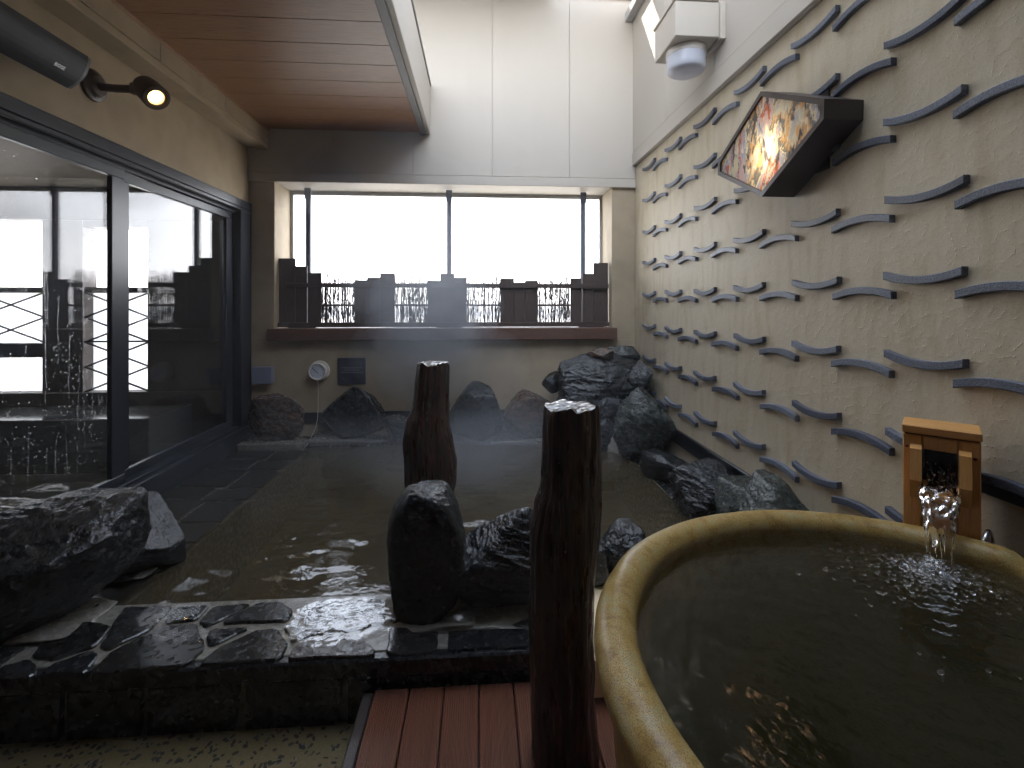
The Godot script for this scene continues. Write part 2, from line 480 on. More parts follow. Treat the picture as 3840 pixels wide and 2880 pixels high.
# ---------------------------------------------------------------- the scene
func _ready() -> void:
	rng.seed = 20
	var cam := Camera3D.new()
	cam.name = "camera"
	cam.projection = Camera3D.PROJECTION_FRUSTUM
	cam.near = 0.05
	cam.far = 2000.0
	cam.size = 0.05 * 1659.0 / 1037.0
	cam.frustum_offset = Vector2(0.0, -0.05 * 169.5 / 1037.0)
	add_child(cam)
	cam.position = Vector3(0, EYE, 0)
	cam.rotation = Vector3(0, -atan(71.0 / 1037.0), 0)
	cam.current = true
	var we := WorldEnvironment.new()
	we.name = "environment"
	var e := Environment.new()
	e.background_mode = Environment.BG_SKY
	var sky := Sky.new()
	var sm := ProceduralSkyMaterial.new()
	sm.sky_top_color = C(174, 184, 200)
	sm.sky_horizon_color = C(252, 251, 248)
	sm.sky_curve = 0.2
	sm.sky_energy_multiplier = 1.7
	sm.ground_horizon_color = C(226, 230, 232)
	sm.ground_bottom_color = C(150, 150, 148)
	sm.sun_angle_max = 20.0
	sky.sky_material = sm
	e.sky = sky
	e.tonemap_mode = Environment.TONE_MAPPER_LINEAR
	e.tonemap_exposure = 3.8
	e.volumetric_fog_enabled = true
	e.volumetric_fog_density = 0.007
	e.volumetric_fog_albedo = Color(0.95, 0.96, 1.0)
	e.sdfgi_enabled = true
	e.ssao_enabled = true
	e.ssil_enabled = true
	we.environment = e
	add_child(we)
	var sun := DirectionalLight3D.new()
	sun.name = "sun"
	sun.light_energy = 1.4
	sun.light_color = C(255, 244, 226)
	sun.light_angular_distance = 0.5
	sun.shadow_enabled = true
	add_child(sun)
	sun.look_at_from_position(Vector3.ZERO, Vector3(0.72, -1.0, 0.617))
	make_materials()
	build_walls()
	build_ceiling()
	build_window_fence()
	build_glass_wall()
	build_indoor_room()
	build_pool()
	build_deck()
	build_rocks()
	build_posts()
	build_tub()
	build_spout()
	build_wall_tiles()
	build_fixtures()
	build_steam()

func build_walls() -> void:
	var g := box("ground", self, mats.outside_ground, -60, 60, -2.3, -2.1, -30, 90)
	tag(g, "pale ground stretching away outside the bath", "ground", "", "structure")
	# right-hand wall: plaster below the moulding, panels above
	var rw := thing("plaster_wall", "beige trowelled plaster wall set with rows of grey curved roof tiles", "wall", V(WALL_R + 0.1, -1.75, 2.0))
	box("plaster", rw, mats.plaster, WALL_R, WALL_R + 0.24, -1.95, 1.64, -1.5, BACK + 0.01)
	box("skirting", rw, mats.black_trim, WALL_R - 0.022, WALL_R + 0.01, -1.28, -1.15, 2.0, BACK - 0.002)
	box("skirting", rw, mats.black_trim, WALL_R - 0.022, WALL_R + 0.01, -0.68, -0.615, -1.4, 1.72)
	var up := thing("panel_wall", "pale painted panel wall above the moulding over the tiled plaster", "wall", V(WALL_R + 0.1, 1.64, 2.0))
	box("backing", up, mats.panel, WALL_R - 0.026, WALL_R + 0.24, 1.642, 3.66, -1.5, BACK)
	box("moulding", up, mats.panel, WALL_R - 0.045, WALL_R - 0.0265, 1.641, 1.79, -1.5, BACK - 0.022, 0.006)
	var z := BACK - 0.022
	while z > -1.0:
		box("panel", up, mats.panel, WALL_R - 0.035, WALL_R - 0.0265, 1.798, 3.62, z - 0.976, z - 0.001, 0.003)
		z -= 0.98
	# far wall with the window opening
	var bw := thing("window_wall", "beige end wall with a wide window opening and pale panels above", "wall", V(-0.4, -1.75, BACK + 0.25))
	box("plaster", bw, mats.plaster_back, -2.79, 2.08, -1.95, -0.40, BACK + 0.012, 6.08)
	box("plaster", bw, mats.plaster_back, -2.79, -2.297, -0.40, 1.398, BACK + 0.013, 6.079, 0.006)
	box("plaster", bw, mats.plaster_back, 1.562, 2.08, -0.40, 1.398, BACK + 0.013, 6.079, 0.006)
	box("lintel", bw, mats.panel, -2.79, 2.08, 1.399, 3.60, BACK - 0.0115, 6.078)
	box("moulding", bw, mats.panel, -2.78, WALL_R - 0.002, 1.385, 1.487, BACK - 0.03, BACK - 0.012, 0.005)
	var xs := [-2.78, -2.55, -1.65, -0.75, 0.15, 1.05, WALL_R - 0.002]
	for k in xs.size() - 1:
		box("panel", bw, mats.panel, xs[k] + 0.003, xs[k + 1] - 0.003, 1.493, 3.55, BACK - 0.02, BACK - 0.012, 0.003)
	box("coping", bw, mats.grey_trim, -2.79, WALL_R - 0.001, 3.602, 3.66, BACK - 0.04, 6.1)
	box("skirting", bw, mats.black_trim, -2.56, WALL_R - 0.024, -1.33, -1.205, BACK - 0.008, BACK + 0.02)
	for f in [[-2.296, -2.262, -0.25, 1.396], [1.527, 1.561, -0.25, 1.396], [-2.26, 1.525, 1.352, 1.397]]:
		box("frame", bw, mats.frame_alu, f[0], f[1], f[2], f[3], 6.02, 6.06, 0.003)
	# high left: unseen blocks added to keep the sun off all but a corner
	var nb := thing("sun_blocker", "plain unseen blocks added high on the left to keep the sun off all but a corner", "blocker", V(-8.0, 2.5, 5.0))
	box("wall", nb, mats.concrete, -8.0, -6.0, 2.52, 13.2, 11.34, 13.5)
	box("wall", nb, mats.concrete, -8.0, -6.0, 2.52, 16.0, -3.0, 11.339)
	# gutter beam in the top corner
	var gb := box("gutter_beam", self, mats.frame_alu, WALL_R - 0.13, WALL_R - 0.04, 3.33, 3.43, 2.5, BACK - 0.024, 0.006)
	tag(gb, "pale metal beam high in the corner over the sunlit panel wall", "beam")
	var rear := box("wall_behind", self, mats.indoor_wood, -2.79, 2.08, -2.0, 2.7, -1.72, -1.501)
	tag(rear, "plain wall behind the viewer closing the bath", "wall", "", "structure")

func build_ceiling() -> void:
	var c := thing("ceiling", "reddish brown timber soffit of wide boards over the left side", "ceiling", V(-1.5, 1.96, 3.0), "", "structure")
	box("roof_slab", c, mats.concrete, -2.79, -0.62, 2.03, 2.42, -1.5, BACK - 0.03)
	var z := BACK - 0.06
	while z > -1.45:
		var w := 0.303
		var st := begin()
		# each board laps the next: its near edge hangs 14 mm lower
		var x0 := -2.36
		var x1 := -0.67
		var a := [V(x0, 1.9622, z), V(x0, 1.960, z - w), V(x0, 2.02, z - w), V(x0, 2.02, z)]
		part("plank", prism(a, Vector3(x1 - x0, 0, 0)), mats.soffit_wood, c)
		z -= w + 0.0005
	box("edge_trim", c, mats.grey_trim, -0.668, -0.60, 1.945, 2.025, -1.5, BACK - 0.03, 0.006)
	box("fascia", c, mats.panel, -0.598, -0.556, 1.952, 2.50, -1.5, BACK - 0.03, 0.006)
	box("fascia_cap", c, mats.grey_trim, -0.66, -0.545, 2.502, 2.53, -1.5, BACK - 0.03, 0.004)
	# boxed-in beam along the left wall
	var b := thing("boxed_beam", "beige boxed beam running under the soffit along the left wall", "beam", V(-2.46, 1.75, 3.0))
	box("underside", b, mats.beige, WALL_L + 0.001, -2.47, 1.755, 1.80, -1.5, BACK - 0.03)
	box("underside", b, mats.beige, -2.462, -2.352, 1.742, 1.80, -1.5, BACK - 0.03, 0.006)
	z = BACK - 0.032
	while z > -1.0:
		box("face_board", b, mats.beige, -2.362, -2.345, 1.802, 2.02, z - 0.905, z - 0.003, 0.002)
		z -= 0.91
	box("cover_strip", b, mats.soffit_wood, -2.344, -2.33, 1.94, 1.965, -1.5, BACK - 0.035, 0.003)
	# solid roof over the near part of the bath
	var r := box("roof", self, mats.roof_dark, -0.54, WALL_R + 0.24, 2.6, 2.8, -1.6, 1.5)
	tag(r, "solid roof over the near end of the bath", "roof", "", "structure")
	var rc := box("unseen_canopy", self, mats.panel, -2.6, 0.87, 3.66, 3.78, 4.3, 6.1)  # unseen cover added to dim the skylit top of the end wall
	tag(rc, "unseen flat canopy added to cut the skylight on the end wall", "roof", "", "structure")
	var rd := box("unseen_canopy", self, mats.panel, 0.871, WALL_R + 0.24, 3.663, 3.783, 4.3, 5.2)  # unseen cover added to narrow the sky slot above the panel wall
	tag(rd, "unseen narrow canopy added beside the sun slot to cut the skylight", "roof", "", "structure")

func build_window_fence() -> void:
	var s := box("window_sill", self, mats.sill_wood, -2.34, 1.60, -0.392, -0.258, BACK - 0.09, 5.95, 0.006)
	tag(s, "long reddish brown timber sill under the wide window", "sill")
	var f := thing("board_fence", "dark stepped board fence with brushwood gaps standing in the window", "fence", V(-0.4, -0.255, 5.7))
	var edges := [[-2.296, -2.119, 0.544], [-2.117, -1.984, 0.455], [-1.973, -1.826, 0.38], [-1.443, -1.306, 0.297], [-1.304, -1.157, 0.327], [-1.155, -0.986, 0.379], [-0.603, -0.458, 0.294], [-0.456, -0.295, 0.377], [-0.293, -0.147, 0.33], [0.252, 0.411, 0.321], [0.413, 0.544, 0.276], [0.546, 0.701, 0.298], [1.092, 1.221, 0.33], [1.238, 1.373, 0.384], [1.375, 1.552, 0.515]]
	for k in edges.size():
		var b: Array = edges[k]
		var dz: float = 0.004 * (k % 3)
		box("board", f, mats.fence_wood, b[0], b[1] + (0.004 if k % 3 < 2 and b[1] < -1.99 or k > 2 and k < 12 and k % 3 < 2 else 0.0), -0.235, b[2], 5.69 + dz, 5.715 + dz, 0.003)
	box("rail", f, mats.fence_wood, -2.2, 1.55, 0.207, 0.258, 5.655, 5.688, 0.003)
	box("rail", f, mats.fence_wood, -2.294, 1.553, -0.25, -0.196, 5.65, 5.687, 0.003)
	box("rail", f, mats.fence_wood, -1.83, 1.1, -0.008, 0.016, 5.728, 5.745, 0.002)
	for b in [[-2.2, -1.9], [-0.5, -0.2], [1.2, 1.5]]: box("foot", f, mats.fence_wood, b[0], b[1], -0.258, -0.235, 5.70, 5.76, 0.002)
	for gap in [[-1.826, -1.443], [-0.986, -0.603], [-0.147, 0.252], [0.701, 1.092]]:
		var st := begin()
		for k in 190:
			var x: float = rng.randf_range(gap[0] - 0.01, gap[1] + 0.01)
			var zz := 5.755 + rng.randf_range(0, 0.03)
			var top := 0.25 + pow(rng.randf(), 1.7) * 0.17
			var y := -0.24
			if k % 3 == 0: y = rng.randf_range(-0.2, 0.1)
			var r := rng.randf_range(0.002, 0.0046)
			var r0 := r
			var p := Vector3(x, y, 0)
			var lean := rng.randf_range(-0.05, 0.05)
			while p.y < top - 0.002:
				var q := p + Vector3(rng.randf_range(-0.006, 0.006) + lean * 0.05, 0.05, 0)
				q.y = minf(q.y, top)
				var r2 := r0 * (1.0 - 0.45 * clampf((q.y - y) / (top - y), 0, 1))
				for s3 in 3:
					var a := TAU * s3 / 3.0
					var b := TAU * (s3 + 1) / 3.0
					var ca := Vector3(cos(a), 0, sin(a))
					var cb := Vector3(cos(b), 0, sin(b))
					face(st, [V(0, 0, zz) + p + ca * r, V(0, 0, zz) + p + cb * r, V(0, 0, zz) + q + cb * r2, V(0, 0, zz) + q + ca * r2], ca + cb)
				if rng.randf() < 0.35 and p.y > 0.0:
					var side := q + Vector3(rng.randf_range(-0.02, 0.02), rng.randf_range(0.02, 0.05), 0)
					face(st, [V(0, 0, zz) + q - Vector3(0.0012, 0, 0), V(0, 0, zz) + q + Vector3(0.0012, 0, 0), V(0, 0, zz) + side], Vector3(0, 0, 1))
				p = q
				r = r2
		var tw := part("brushwood", st.commit(), mats.dark_twig, f)
		tw.set_meta("kind", "stuff")
	var where := ["at the left end of the window", "in the middle of the window", "at the right end of the window"]
	var px := [-2.01, -0.36, 1.27]
	for k in 3:
		var p := thing("steel_post", "slim grey steel post behind the fence " + where[k], "post", V(px[k], -0.258, 5.82), "steel posts in the window")
		box("shaft", p, mats.steel_post, px[k] - 0.027, px[k] + 0.027, -0.25, 1.37, 5.795, 5.85, 0.004)
		box("bracket", p, mats.steel_post, px[k] - 0.036, px[k] + 0.036, 1.25, 1.383, 5.785, 5.793, 0.002)

func build_glass_wall() -> void:
	var x := WALL_L
	var w := thing("beige_wall", "beige rendered wall above the dark glass doors", "wall", V(x - 0.1, 1.14, 2.5))
	box("render", w, mats.beige, x - 0.2, x, 1.142, 2.03, -1.5, BACK - 0.001)
	var f := thing("door_frame", "black metal frame of the sliding glass doors with header and sill", "door frame", V(x - 0.05, -1.5, 2.5))
	box("header", f, mats.black_metal, x - 0.16, x + 0.035, 1.05, 1.14, -1.5, BACK - 0.002, 0.006)
	box("header_lip", f, mats.black_metal, x + 0.006, x + 0.03, 1.02, 1.049, -1.5, BACK - 0.003, 0.004)
	box("track", f, mats.black_metal, x - 0.16, x - 0.03, 0.99, 1.049, -1.5, BACK - 0.003, 0.006)
	box("sill", f, mats.black_metal, x - 0.16, x + 0.06, -1.50, -1.32, -1.5, BACK - 0.002, 0.006)
	box("sill_track", f, mats.black_metal, x - 0.12, x + 0.02, -1.319, -1.29, -1.5, BACK - 0.003, 0.003)
	box("jamb", f, mats.black_metal, x - 0.15, x + 0.03, -1.289, 1.019, 5.32, BACK - 0.003, 0.006)
	box("plinth", f, mats.black_trim, x - 0.16, x + 0.03, -2.05, -1.502, -1.5, BACK - 0.004, 0.003)
	var panes := [[2.02, 3.68, x + 0.0, "nearer sliding glass door beaded with water drops, in black frame"], [3.66, 5.31, x - 0.05, "farther sliding glass door mirroring the window, in black frame"], [0.3, 2.01, x - 0.05, "sliding glass door at the edge of the view beside the large black rock"]]
	for k in 3:
		var d: Array = panes[k]
		var p := thing("glass_door", d[3], "door", V(d[2], -1.289, (d[0] + d[1]) / 2), "sliding glass doors")
		var xx: float = d[2]
		box("top_rail", p, mats.black_metal, xx - 0.035, xx, 0.915, 0.985, d[0] + 0.001, d[1] - 0.001, 0.004)
		box("bottom_rail", p, mats.black_metal, xx - 0.035, xx, -1.288, -1.22, d[0] + 0.001, d[1] - 0.001, 0.004)
		box("stile", p, mats.black_metal, xx - 0.036, xx + 0.001, -1.219, 0.914, d[0], d[0] + 0.13, 0.004)
		box("stile", p, mats.black_metal, xx - 0.036, xx + 0.001, -1.219, 0.914, d[1] - 0.13, d[1], 0.004)
		var st := begin()
		face(st, [V(xx - 0.018, -1.222, d[0] + 0.125), V(xx - 0.018, 0.918, d[0] + 0.125), V(xx - 0.018, 0.918, d[1] - 0.125), V(xx - 0.018, -1.222, d[1] - 0.125)], Vector3.RIGHT)
		part("pane", st.commit(), mats.glass, p)
		st = begin()
		face(st, [V(xx - 0.030, -1.222, d[0] + 0.125), V(xx - 0.030, 0.918, d[0] + 0.125), V(xx - 0.030, 0.918, d[1] - 0.125), V(xx - 0.030, -1.222, d[1] - 0.125)], Vector3.RIGHT)
		part("pane", st.commit(), mats.glass, p)
		if k == 0:
			var mm := MultiMesh.new()
			mm.transform_format = MultiMesh.TRANSFORM_3D
			var sph := SphereMesh.new()
			sph.radius = 1.0
			sph.height = 2.0
			sph.radial_segments = 8
			sph.rings = 5
			mm.mesh = sph
			var tr := []
			for q in 900:
				var low := rng.randf() < 0.75
				var y: float = rng.randf_range(-1.15, -0.1) if low else rng.randf_range(-0.1, 0.85)
				var zz := rng.randf_range(2.2, 3.5)
				var rr := rng.randf_range(0.0014, 0.004)
				tr.append([V(xx - 0.0165, y, zz), rr])
			for q in 26:
				var zz := rng.randf_range(2.3, 3.5)
				var y0 := rng.randf_range(-0.9, 0.7)
				for t in 26:
					zz += rng.randf_range(-0.003, 0.003)
					tr.append([V(xx - 0.0165, y0 - t * 0.016, zz), rng.randf_range(0.0016, 0.0034)])
			mm.instance_count = tr.size()
			var base := origin_of(p)
			for q in tr.size():
				var rr: float = tr[q][1]
				mm.set_instance_transform(q, Transform3D(Basis.from_scale(Vector3(rr * 0.5, rr * 1.15, rr)), tr[q][0] - base))
			var mi := MultiMeshInstance3D.new()
			mi.name = "water_drops"
			mi.multimesh = mm
			mi.material_override = mats.droplet
			mi.set_meta("kind", "stuff")
			p.add_child(mi, true)

func build_indoor_room() -> void:
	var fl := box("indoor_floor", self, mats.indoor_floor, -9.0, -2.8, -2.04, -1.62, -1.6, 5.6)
	tag(fl, "dark floor of the indoor bath behind the glass", "floor", "", "structure")
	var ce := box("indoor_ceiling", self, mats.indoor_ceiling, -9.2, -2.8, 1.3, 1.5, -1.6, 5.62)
	tag(ce, "dark ceiling of the indoor bath behind the glass", "ceiling", "", "structure")
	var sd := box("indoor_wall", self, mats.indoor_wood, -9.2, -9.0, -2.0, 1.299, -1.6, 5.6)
	tag(sd, "dark side wall of the indoor bath behind the glass", "wall", "", "structure")
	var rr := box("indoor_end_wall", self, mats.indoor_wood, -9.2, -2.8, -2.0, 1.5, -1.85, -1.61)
	tag(rr, "dark near wall of the indoor bath behind the glass", "wall", "", "structure")
	var w := thing("lattice_window_wall", "dark indoor wall with white latticed windows seen through the glass door", "wall", V(-5.0, -1.62, 5.7))
	var z0 := 5.601
	var z1 := 5.8
	# solid pieces round two columns of windows
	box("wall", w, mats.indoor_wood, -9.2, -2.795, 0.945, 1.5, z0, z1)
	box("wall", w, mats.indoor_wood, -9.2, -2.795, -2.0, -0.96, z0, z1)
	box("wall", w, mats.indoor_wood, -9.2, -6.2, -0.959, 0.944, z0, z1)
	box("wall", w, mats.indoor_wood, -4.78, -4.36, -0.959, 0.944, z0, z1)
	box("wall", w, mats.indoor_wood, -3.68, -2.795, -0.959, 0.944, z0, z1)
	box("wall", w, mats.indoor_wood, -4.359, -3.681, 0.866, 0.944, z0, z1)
	for c in [[-6.199, -4.781], [-4.359, -3.681]]:
		box("transom", w, mats.lattice, c[0], c[1], 0.143, 0.204, z0 + 0.02, z1 - 0.02)
	box("transom", w, mats.lattice, -6.199, -4.781, -0.571, -0.418, z0 + 0.02, z1 - 0.02)
	box("transom", w, mats.lattice, -4.359, -3.681, -0.41, -0.39, z0 + 0.02, z0 + 0.05)
	for c in [[-6.199, -5.52], [-5.48, -4.781], [-4.359, -3.681]]:
		var tall: bool = c[0] > -4.5
		for k in (4 if tall else 2):
			var y1 := 0.143 - 0.2755 * k
			var y0 := y1 - 0.2755
			for s in [0, 1]:
				var a := V(c[0], y0 if s == 0 else y1, z0 + 0.03 + 0.012 * s)
				var b := V(c[1], y1 if s == 0 else y0, z0 + 0.03 + 0.012 * s)
				part("slat", tube([a, b], 0.011, 5), mats.lattice, w)
		var st := begin()
		face(st, [V(c[0], -0.958, z1 - 0.05), V(c[1], -0.958, z1 - 0.05), V(c[1], 0.143, z1 - 0.05), V(c[0], 0.143, z1 - 0.05)], Vector3.BACK)
		part("pane", st.commit(), mats.frosted, w)
	box("mullion", w, mats.lattice, -5.519, -5.481, -0.959, 0.944, z0 + 0.02, z1 - 0.02)
	var l := box("stone_ledge", self, mats.indoor_ledge, -8.9, -3.2, -1.62, -1.10, 4.9, 5.598, 0.01)
	tag(l, "glossy stone ledge under the latticed windows indoors", "ledge")
	var n := FastNoiseLite.new()
	n.seed = 5
	n.frequency = 2.2
	var wt := part("indoor_pool", water_grid(-8.9, -2.85, -1.5, 4.89, 90, 90, -1.5, func(x, z): return 0.035 * n.get_noise_2d(x * 0.6, z * 2.2)), mats.pool_water, self)
	tag(wt, "dark rippled water of the indoor pool behind the glass", "water", "", "structure")

func water_grid(x0: float, x1: float, z0: float, z1: float, nx: int, nz: int, y: float, f: Callable) -> ArrayMesh:
	var v := PackedVector3Array()
	var idx := PackedInt32Array()
	for j in nz + 1:
		for i in nx + 1:
			var x := lerpf(x0, x1, float(i) / nx)
			var z := lerpf(z0, z1, float(j) / nz)
			v.append(V(x, y + f.call(x, z), z))
	for j in nz:
		for i in nx:
			var a := j * (nx + 1) + i
			idx.append_array([a, a + nx + 1, a + 1, a + 1, a + nx + 1, a + nx + 2])
	return smooth(v, idx)

func slab(parent: Node, pts: Array, y: float, m: Material, thick := 0.03) -> void:
	# a flat stone: chamfered rim, slightly uneven top
	var st := begin()
	var mid := Vector2.ZERO
	for p in pts: mid += p
	mid /= pts.size()
	var dy := rng.randf_range(-0.002, 0.002)
	var tilt := Vector2(rng.randf_range(-0.008, 0.008), rng.randf_range(-0.008, 0.008))
	# soften the outline: a wobbling point between corners
	var out := []
	for k in pts.size():
		var a: Vector2 = pts[k]
		var b: Vector2 = pts[(k + 1) % pts.size()]
		var prev: Vector2 = pts[(k + pts.size() - 1) % pts.size()]
		out.append(a.lerp(prev, minf(0.012 / a.distance_to(prev), 0.3)))
		out.append(a.lerp(b, minf(0.012 / a.distance_to(b), 0.3)))
		var nrm := (b - a).orthogonal().normalized()
		out.append(a.lerp(b, 0.36) + nrm * rng.randf_range(-0.005, 0.005))
		out.append(a.lerp(b, 0.68) + nrm * rng.randf_range(-0.005, 0.005))
	var top := []
	var rim := []
	var low := []
	for p in out:
		var inn: Vector2 = p + (mid - p).normalized() * 0.006
		var h: float = y + dy + tilt.dot(p - mid)
		top.append(V(inn.x, h, inn.y))
		rim.append(V(p.x, h - 0.005, p.y))
		low.append(V(p.x, y - thick, p.y))
	var c := V(mid.x, y + dy, mid.y)
	for k in out.size():
		var l := (k + 1) % out.size()
		face(st, [c, top[k], top[l]], Vector3.UP)
		var o: Vector3 = rim[k] - c
		face(st, [top[k], top[l], rim[l], rim[k]], Vector3(o.x, 0.05, o.z))
		face(st, [rim[k], rim[l], low[l], low[k]], Vector3(o.x, 0, o.z))
	part("stone_slab", st.commit(), m, parent)

func build_pool() -> void:
	var cb := thing("pool_kerb", "dark crazy-paved stone kerb round the pool with grey mortar joints", "kerb", V(-0.3, -2.05, 2.3))
	box("mortar_bed", cb, mats.mortar, WALL_L + 0.061, WALL_R - 0.024, -2.05, -1.468, 2.075, 2.48)
	box("lip", cb, mats.slab_b, WALL_L + 0.062, 0.36, -1.545, -1.469, 2.025, 2.074, 0.008)
	box("mortar_bed", cb, mats.mortar, WALL_L + 0.061, -1.77, -2.05, -1.502, 2.481, BACK)
	box("mortar_bed", cb, mats.mortar, 1.46, WALL_R - 0.001, -2.05, -1.471, 2.481, BACK)
	box("mortar_bed", cb, mats.mortar, -1.769, 1.459, -2.05, -1.473, 5.1, BACK)
	var front := [
		[-1.689,2.353,-1.711,2.452,-1.479,2.436,-1.482,2.333,-1.474,2.279,-1.570,2.144,-1.628,2.180,-1.648,2.255],
		[-1.468,2.430,-1.308,2.433,-1.310,2.327,-1.448,2.312],
		[-1.554,2.127,-1.446,2.288,-1.294,2.299,-1.164,2.130,-1.190,2.035,-1.541,2.009],
		[-1.283,2.425,-1.112,2.432,-1.208,2.298,-1.247,2.269,-1.296,2.315],
		[-1.083,2.432,-0.965,2.432,-0.881,2.354,-0.887,2.287,-1.181,2.286],
		[-1.200,2.257,-1.035,2.249,-1.131,2.151,-1.159,2.144,-1.207,2.215],
		[-1.116,2.122,-1.002,2.236,-0.909,2.240,-0.819,2.130,-0.823,2.044,-1.140,2.031],
		[-0.882,2.239,-0.851,2.352,-0.793,2.426,-0.463,2.422,-0.429,2.245,-0.590,2.198,-0.737,2.193,-0.810,2.139],
		[-0.792,2.109,-0.722,2.170,-0.529,2.168,-0.431,2.057,-0.452,2.036,-0.790,2.037],
		[-1.585,2.118,-1.554,2.014,-1.724,2.012,-1.737,2.072,-1.632,2.148],
		[-1.750,2.099,-1.640,2.175,-1.667,2.303,-1.813,2.350,-1.904,2.253,-1.859,2.128],
		[-1.928,2.073,-1.853,2.114,-1.779,2.062,-1.748,2.010,-1.862,2.002],
		[-0.405,2.211,-0.178,2.196,-0.182,2.044,-0.319,2.036,-0.392,2.050],
		[-0.137,2.177,0.224,2.158,0.215,2.045,-0.133,2.044],
		[-0.408,2.369,-0.192,2.366,-0.159,2.221,-0.407,2.238],
		[-0.169,2.365,0.246,2.374,0.226,2.178,-0.137,2.203],
		[-2.48,2.03,-1.96,2.02,-1.93,2.2,-2.2,2.34,-2.49,2.3],
		[-2.48,2.33,-2.18,2.37,-1.85,2.4,-1.83,2.47,-2.49,2.47],
	]
	var kinds := [mats.slab_a, mats.slab_b, mats.slab_c, mats.slab_a]
	for k in front.size():
		var pts := []
		for j in range(0, front[k].size(), 2): pts.append(Vector2(front[k][j], front[k][j + 1]))
		slab(cb, pts, -1.455, mats.slab_red if k == 8 else kinds[k % 4], 0.045)
	# side and end strips: irregular stones in one or two rows
	var cuts := func(lo: float, hi: float, n: int) -> Array:
		var a := []
		for k in n + 1: a.append(lo + (hi - lo) * k / n + (rng.randf_range(-0.07, 0.07) if k > 0 and k < n else 0.0))
		return a
	var zs: Array = cuts.call(2.5, 5.08, 8)
	for k in 8:
		var skew := rng.randf_range(-0.06, 0.06)
		var m := -2.13 + rng.randf_range(-0.07, 0.07)
		slab(cb, [Vector2(m + 0.015, zs[k] + 0.012), Vector2(-1.775, zs[k] + 0.012 + skew * 0.5), Vector2(-1.775, zs[k + 1] - 0.012), Vector2(m + 0.015, zs[k + 1] - 0.012)], -1.489, mats.slab_under)
		slab(cb, [Vector2(-2.49, zs[k] + 0.1), Vector2(m - 0.015, zs[k] + 0.06), Vector2(m - 0.015, zs[k + 1] + 0.03), Vector2(-2.49, zs[k + 1] + 0.075)], -1.490, mats.slab_under)
	zs = cuts.call(2.5, 5.08, 7)
	for k in 7: slab(cb, [Vector2(1.463, zs[k] + 0.012), Vector2(1.81, zs[k] + 0.012), Vector2(1.81, zs[k + 1] - 0.012), Vector2(1.463, zs[k + 1] - 0.012)], -1.46, kinds[k % 3])
	var xs: Array = cuts.call(-2.4, 1.4, 9)
	for k in 9: slab(cb, [Vector2(xs[k] + 0.012, 5.105), Vector2(xs[k + 1] - 0.012, 5.105), Vector2(xs[k + 1] - 0.012, 5.53), Vector2(xs[k] + 0.012, 5.53)], -1.461, kinds[k % 3])
	# stones on the front face
	var fx := [-2.5, -2.02, -1.67, -1.36, -0.975, -0.56, -0.1, 0.34]
	for k in fx.size() - 1:
		var a := rng.randf_range(-0.03, 0.03)
		var st := [V(fx[k] + 0.012, -1.76, 2.052), V(fx[k + 1] - 0.012 + a, -1.76, 2.052), V(fx[k + 1] - 0.012, -1.565, 2.052), V(fx[k] + 0.012, -1.565, 2.052)]
		part("face_stone", prism(st, Vector3(0, 0, -0.04)), kinds[k % 3], cb)
	# mortar heaped round the stones that stand on the kerb
	for p in [[-0.24, 2.29, 0.22, 0.13, 0.04], [0.08, 2.28, 0.24, 0.12, 0.045], [-0.08, 2.36, 0.12, 0.12, 0.1], [-2.1, 2.36, 0.32, 0.16, 0.03], [-1.98, 2.88, 0.2, 0.2, 0.02], [-2.15, 5.3, 0.34, 0.22, 0.05], [-1.37, 5.32, 0.42, 0.2, 0.06], [-0.03, 5.32, 0.4, 0.2, 0.05], [0.5, 5.32, 0.4, 0.2, 0.05], [1.5, 5.0, 0.4, 0.5, 0.35], [1.45, 5.3, 0.5, 0.25, 0.75], [1.66, 3.2, 0.2, 0.5, 0.04]]:
		part("mortar_bed", rock_mesh(int(p[0] * 97 + p[1] * 31 + 500), Vector3(p[2] * 2, p[4] * 2, p[3] * 2), {"sub": 4, "planes": 4, "rough": 0.05, "layered": 0.0}), mats.mortar, cb, V(p[0], -1.468, p[1]))
	var bot := box("pool_bed", self, mats.pool_floor, -1.78, 1.47, -2.10, -2.0, 2.47, 5.11)
	tag(bot, "dim olive bed of the stone pool under the water", "pool bed", "", "structure")
	var n := FastNoiseLite.new()
	n.seed = 3
	n.frequency = 1.6
	n.fractal_octaves = 3
	var n2 := FastNoiseLite.new()
	n2.seed = 11
	n2.frequency = 0.7
	var wf := func(x: float, z: float) -> float:
		var calm := clampf(0.35 + n2.get_noise_2d(x, z) * 1.6, 0.15, 1.0)
		return calm * (0.013 * n.get_noise_2d(x * 1.0 + z * 0.4, z * 2.0 - x * 0.5) + 0.0045 * n.get_noise_2d(x * 3.5 + 40, z * 5.0))
	var w := part("pool_water", water_grid(-1.77, 1.465, 2.474, 5.104, 170, 140, -1.472, wf), mats.pool_water, self)
	tag(w, "murky olive hot spring water filling the stone pool", "water", "", "structure")
	var sw := part("shelf_water", water_grid(WALL_L + 0.0605, -1.7705, 2.474, 5.104, 40, 140, -1.472, wf), mats.shelf_water, self)
	tag(sw, "clear shallow water over the stone shelf along the glass doors", "water", "", "structure")
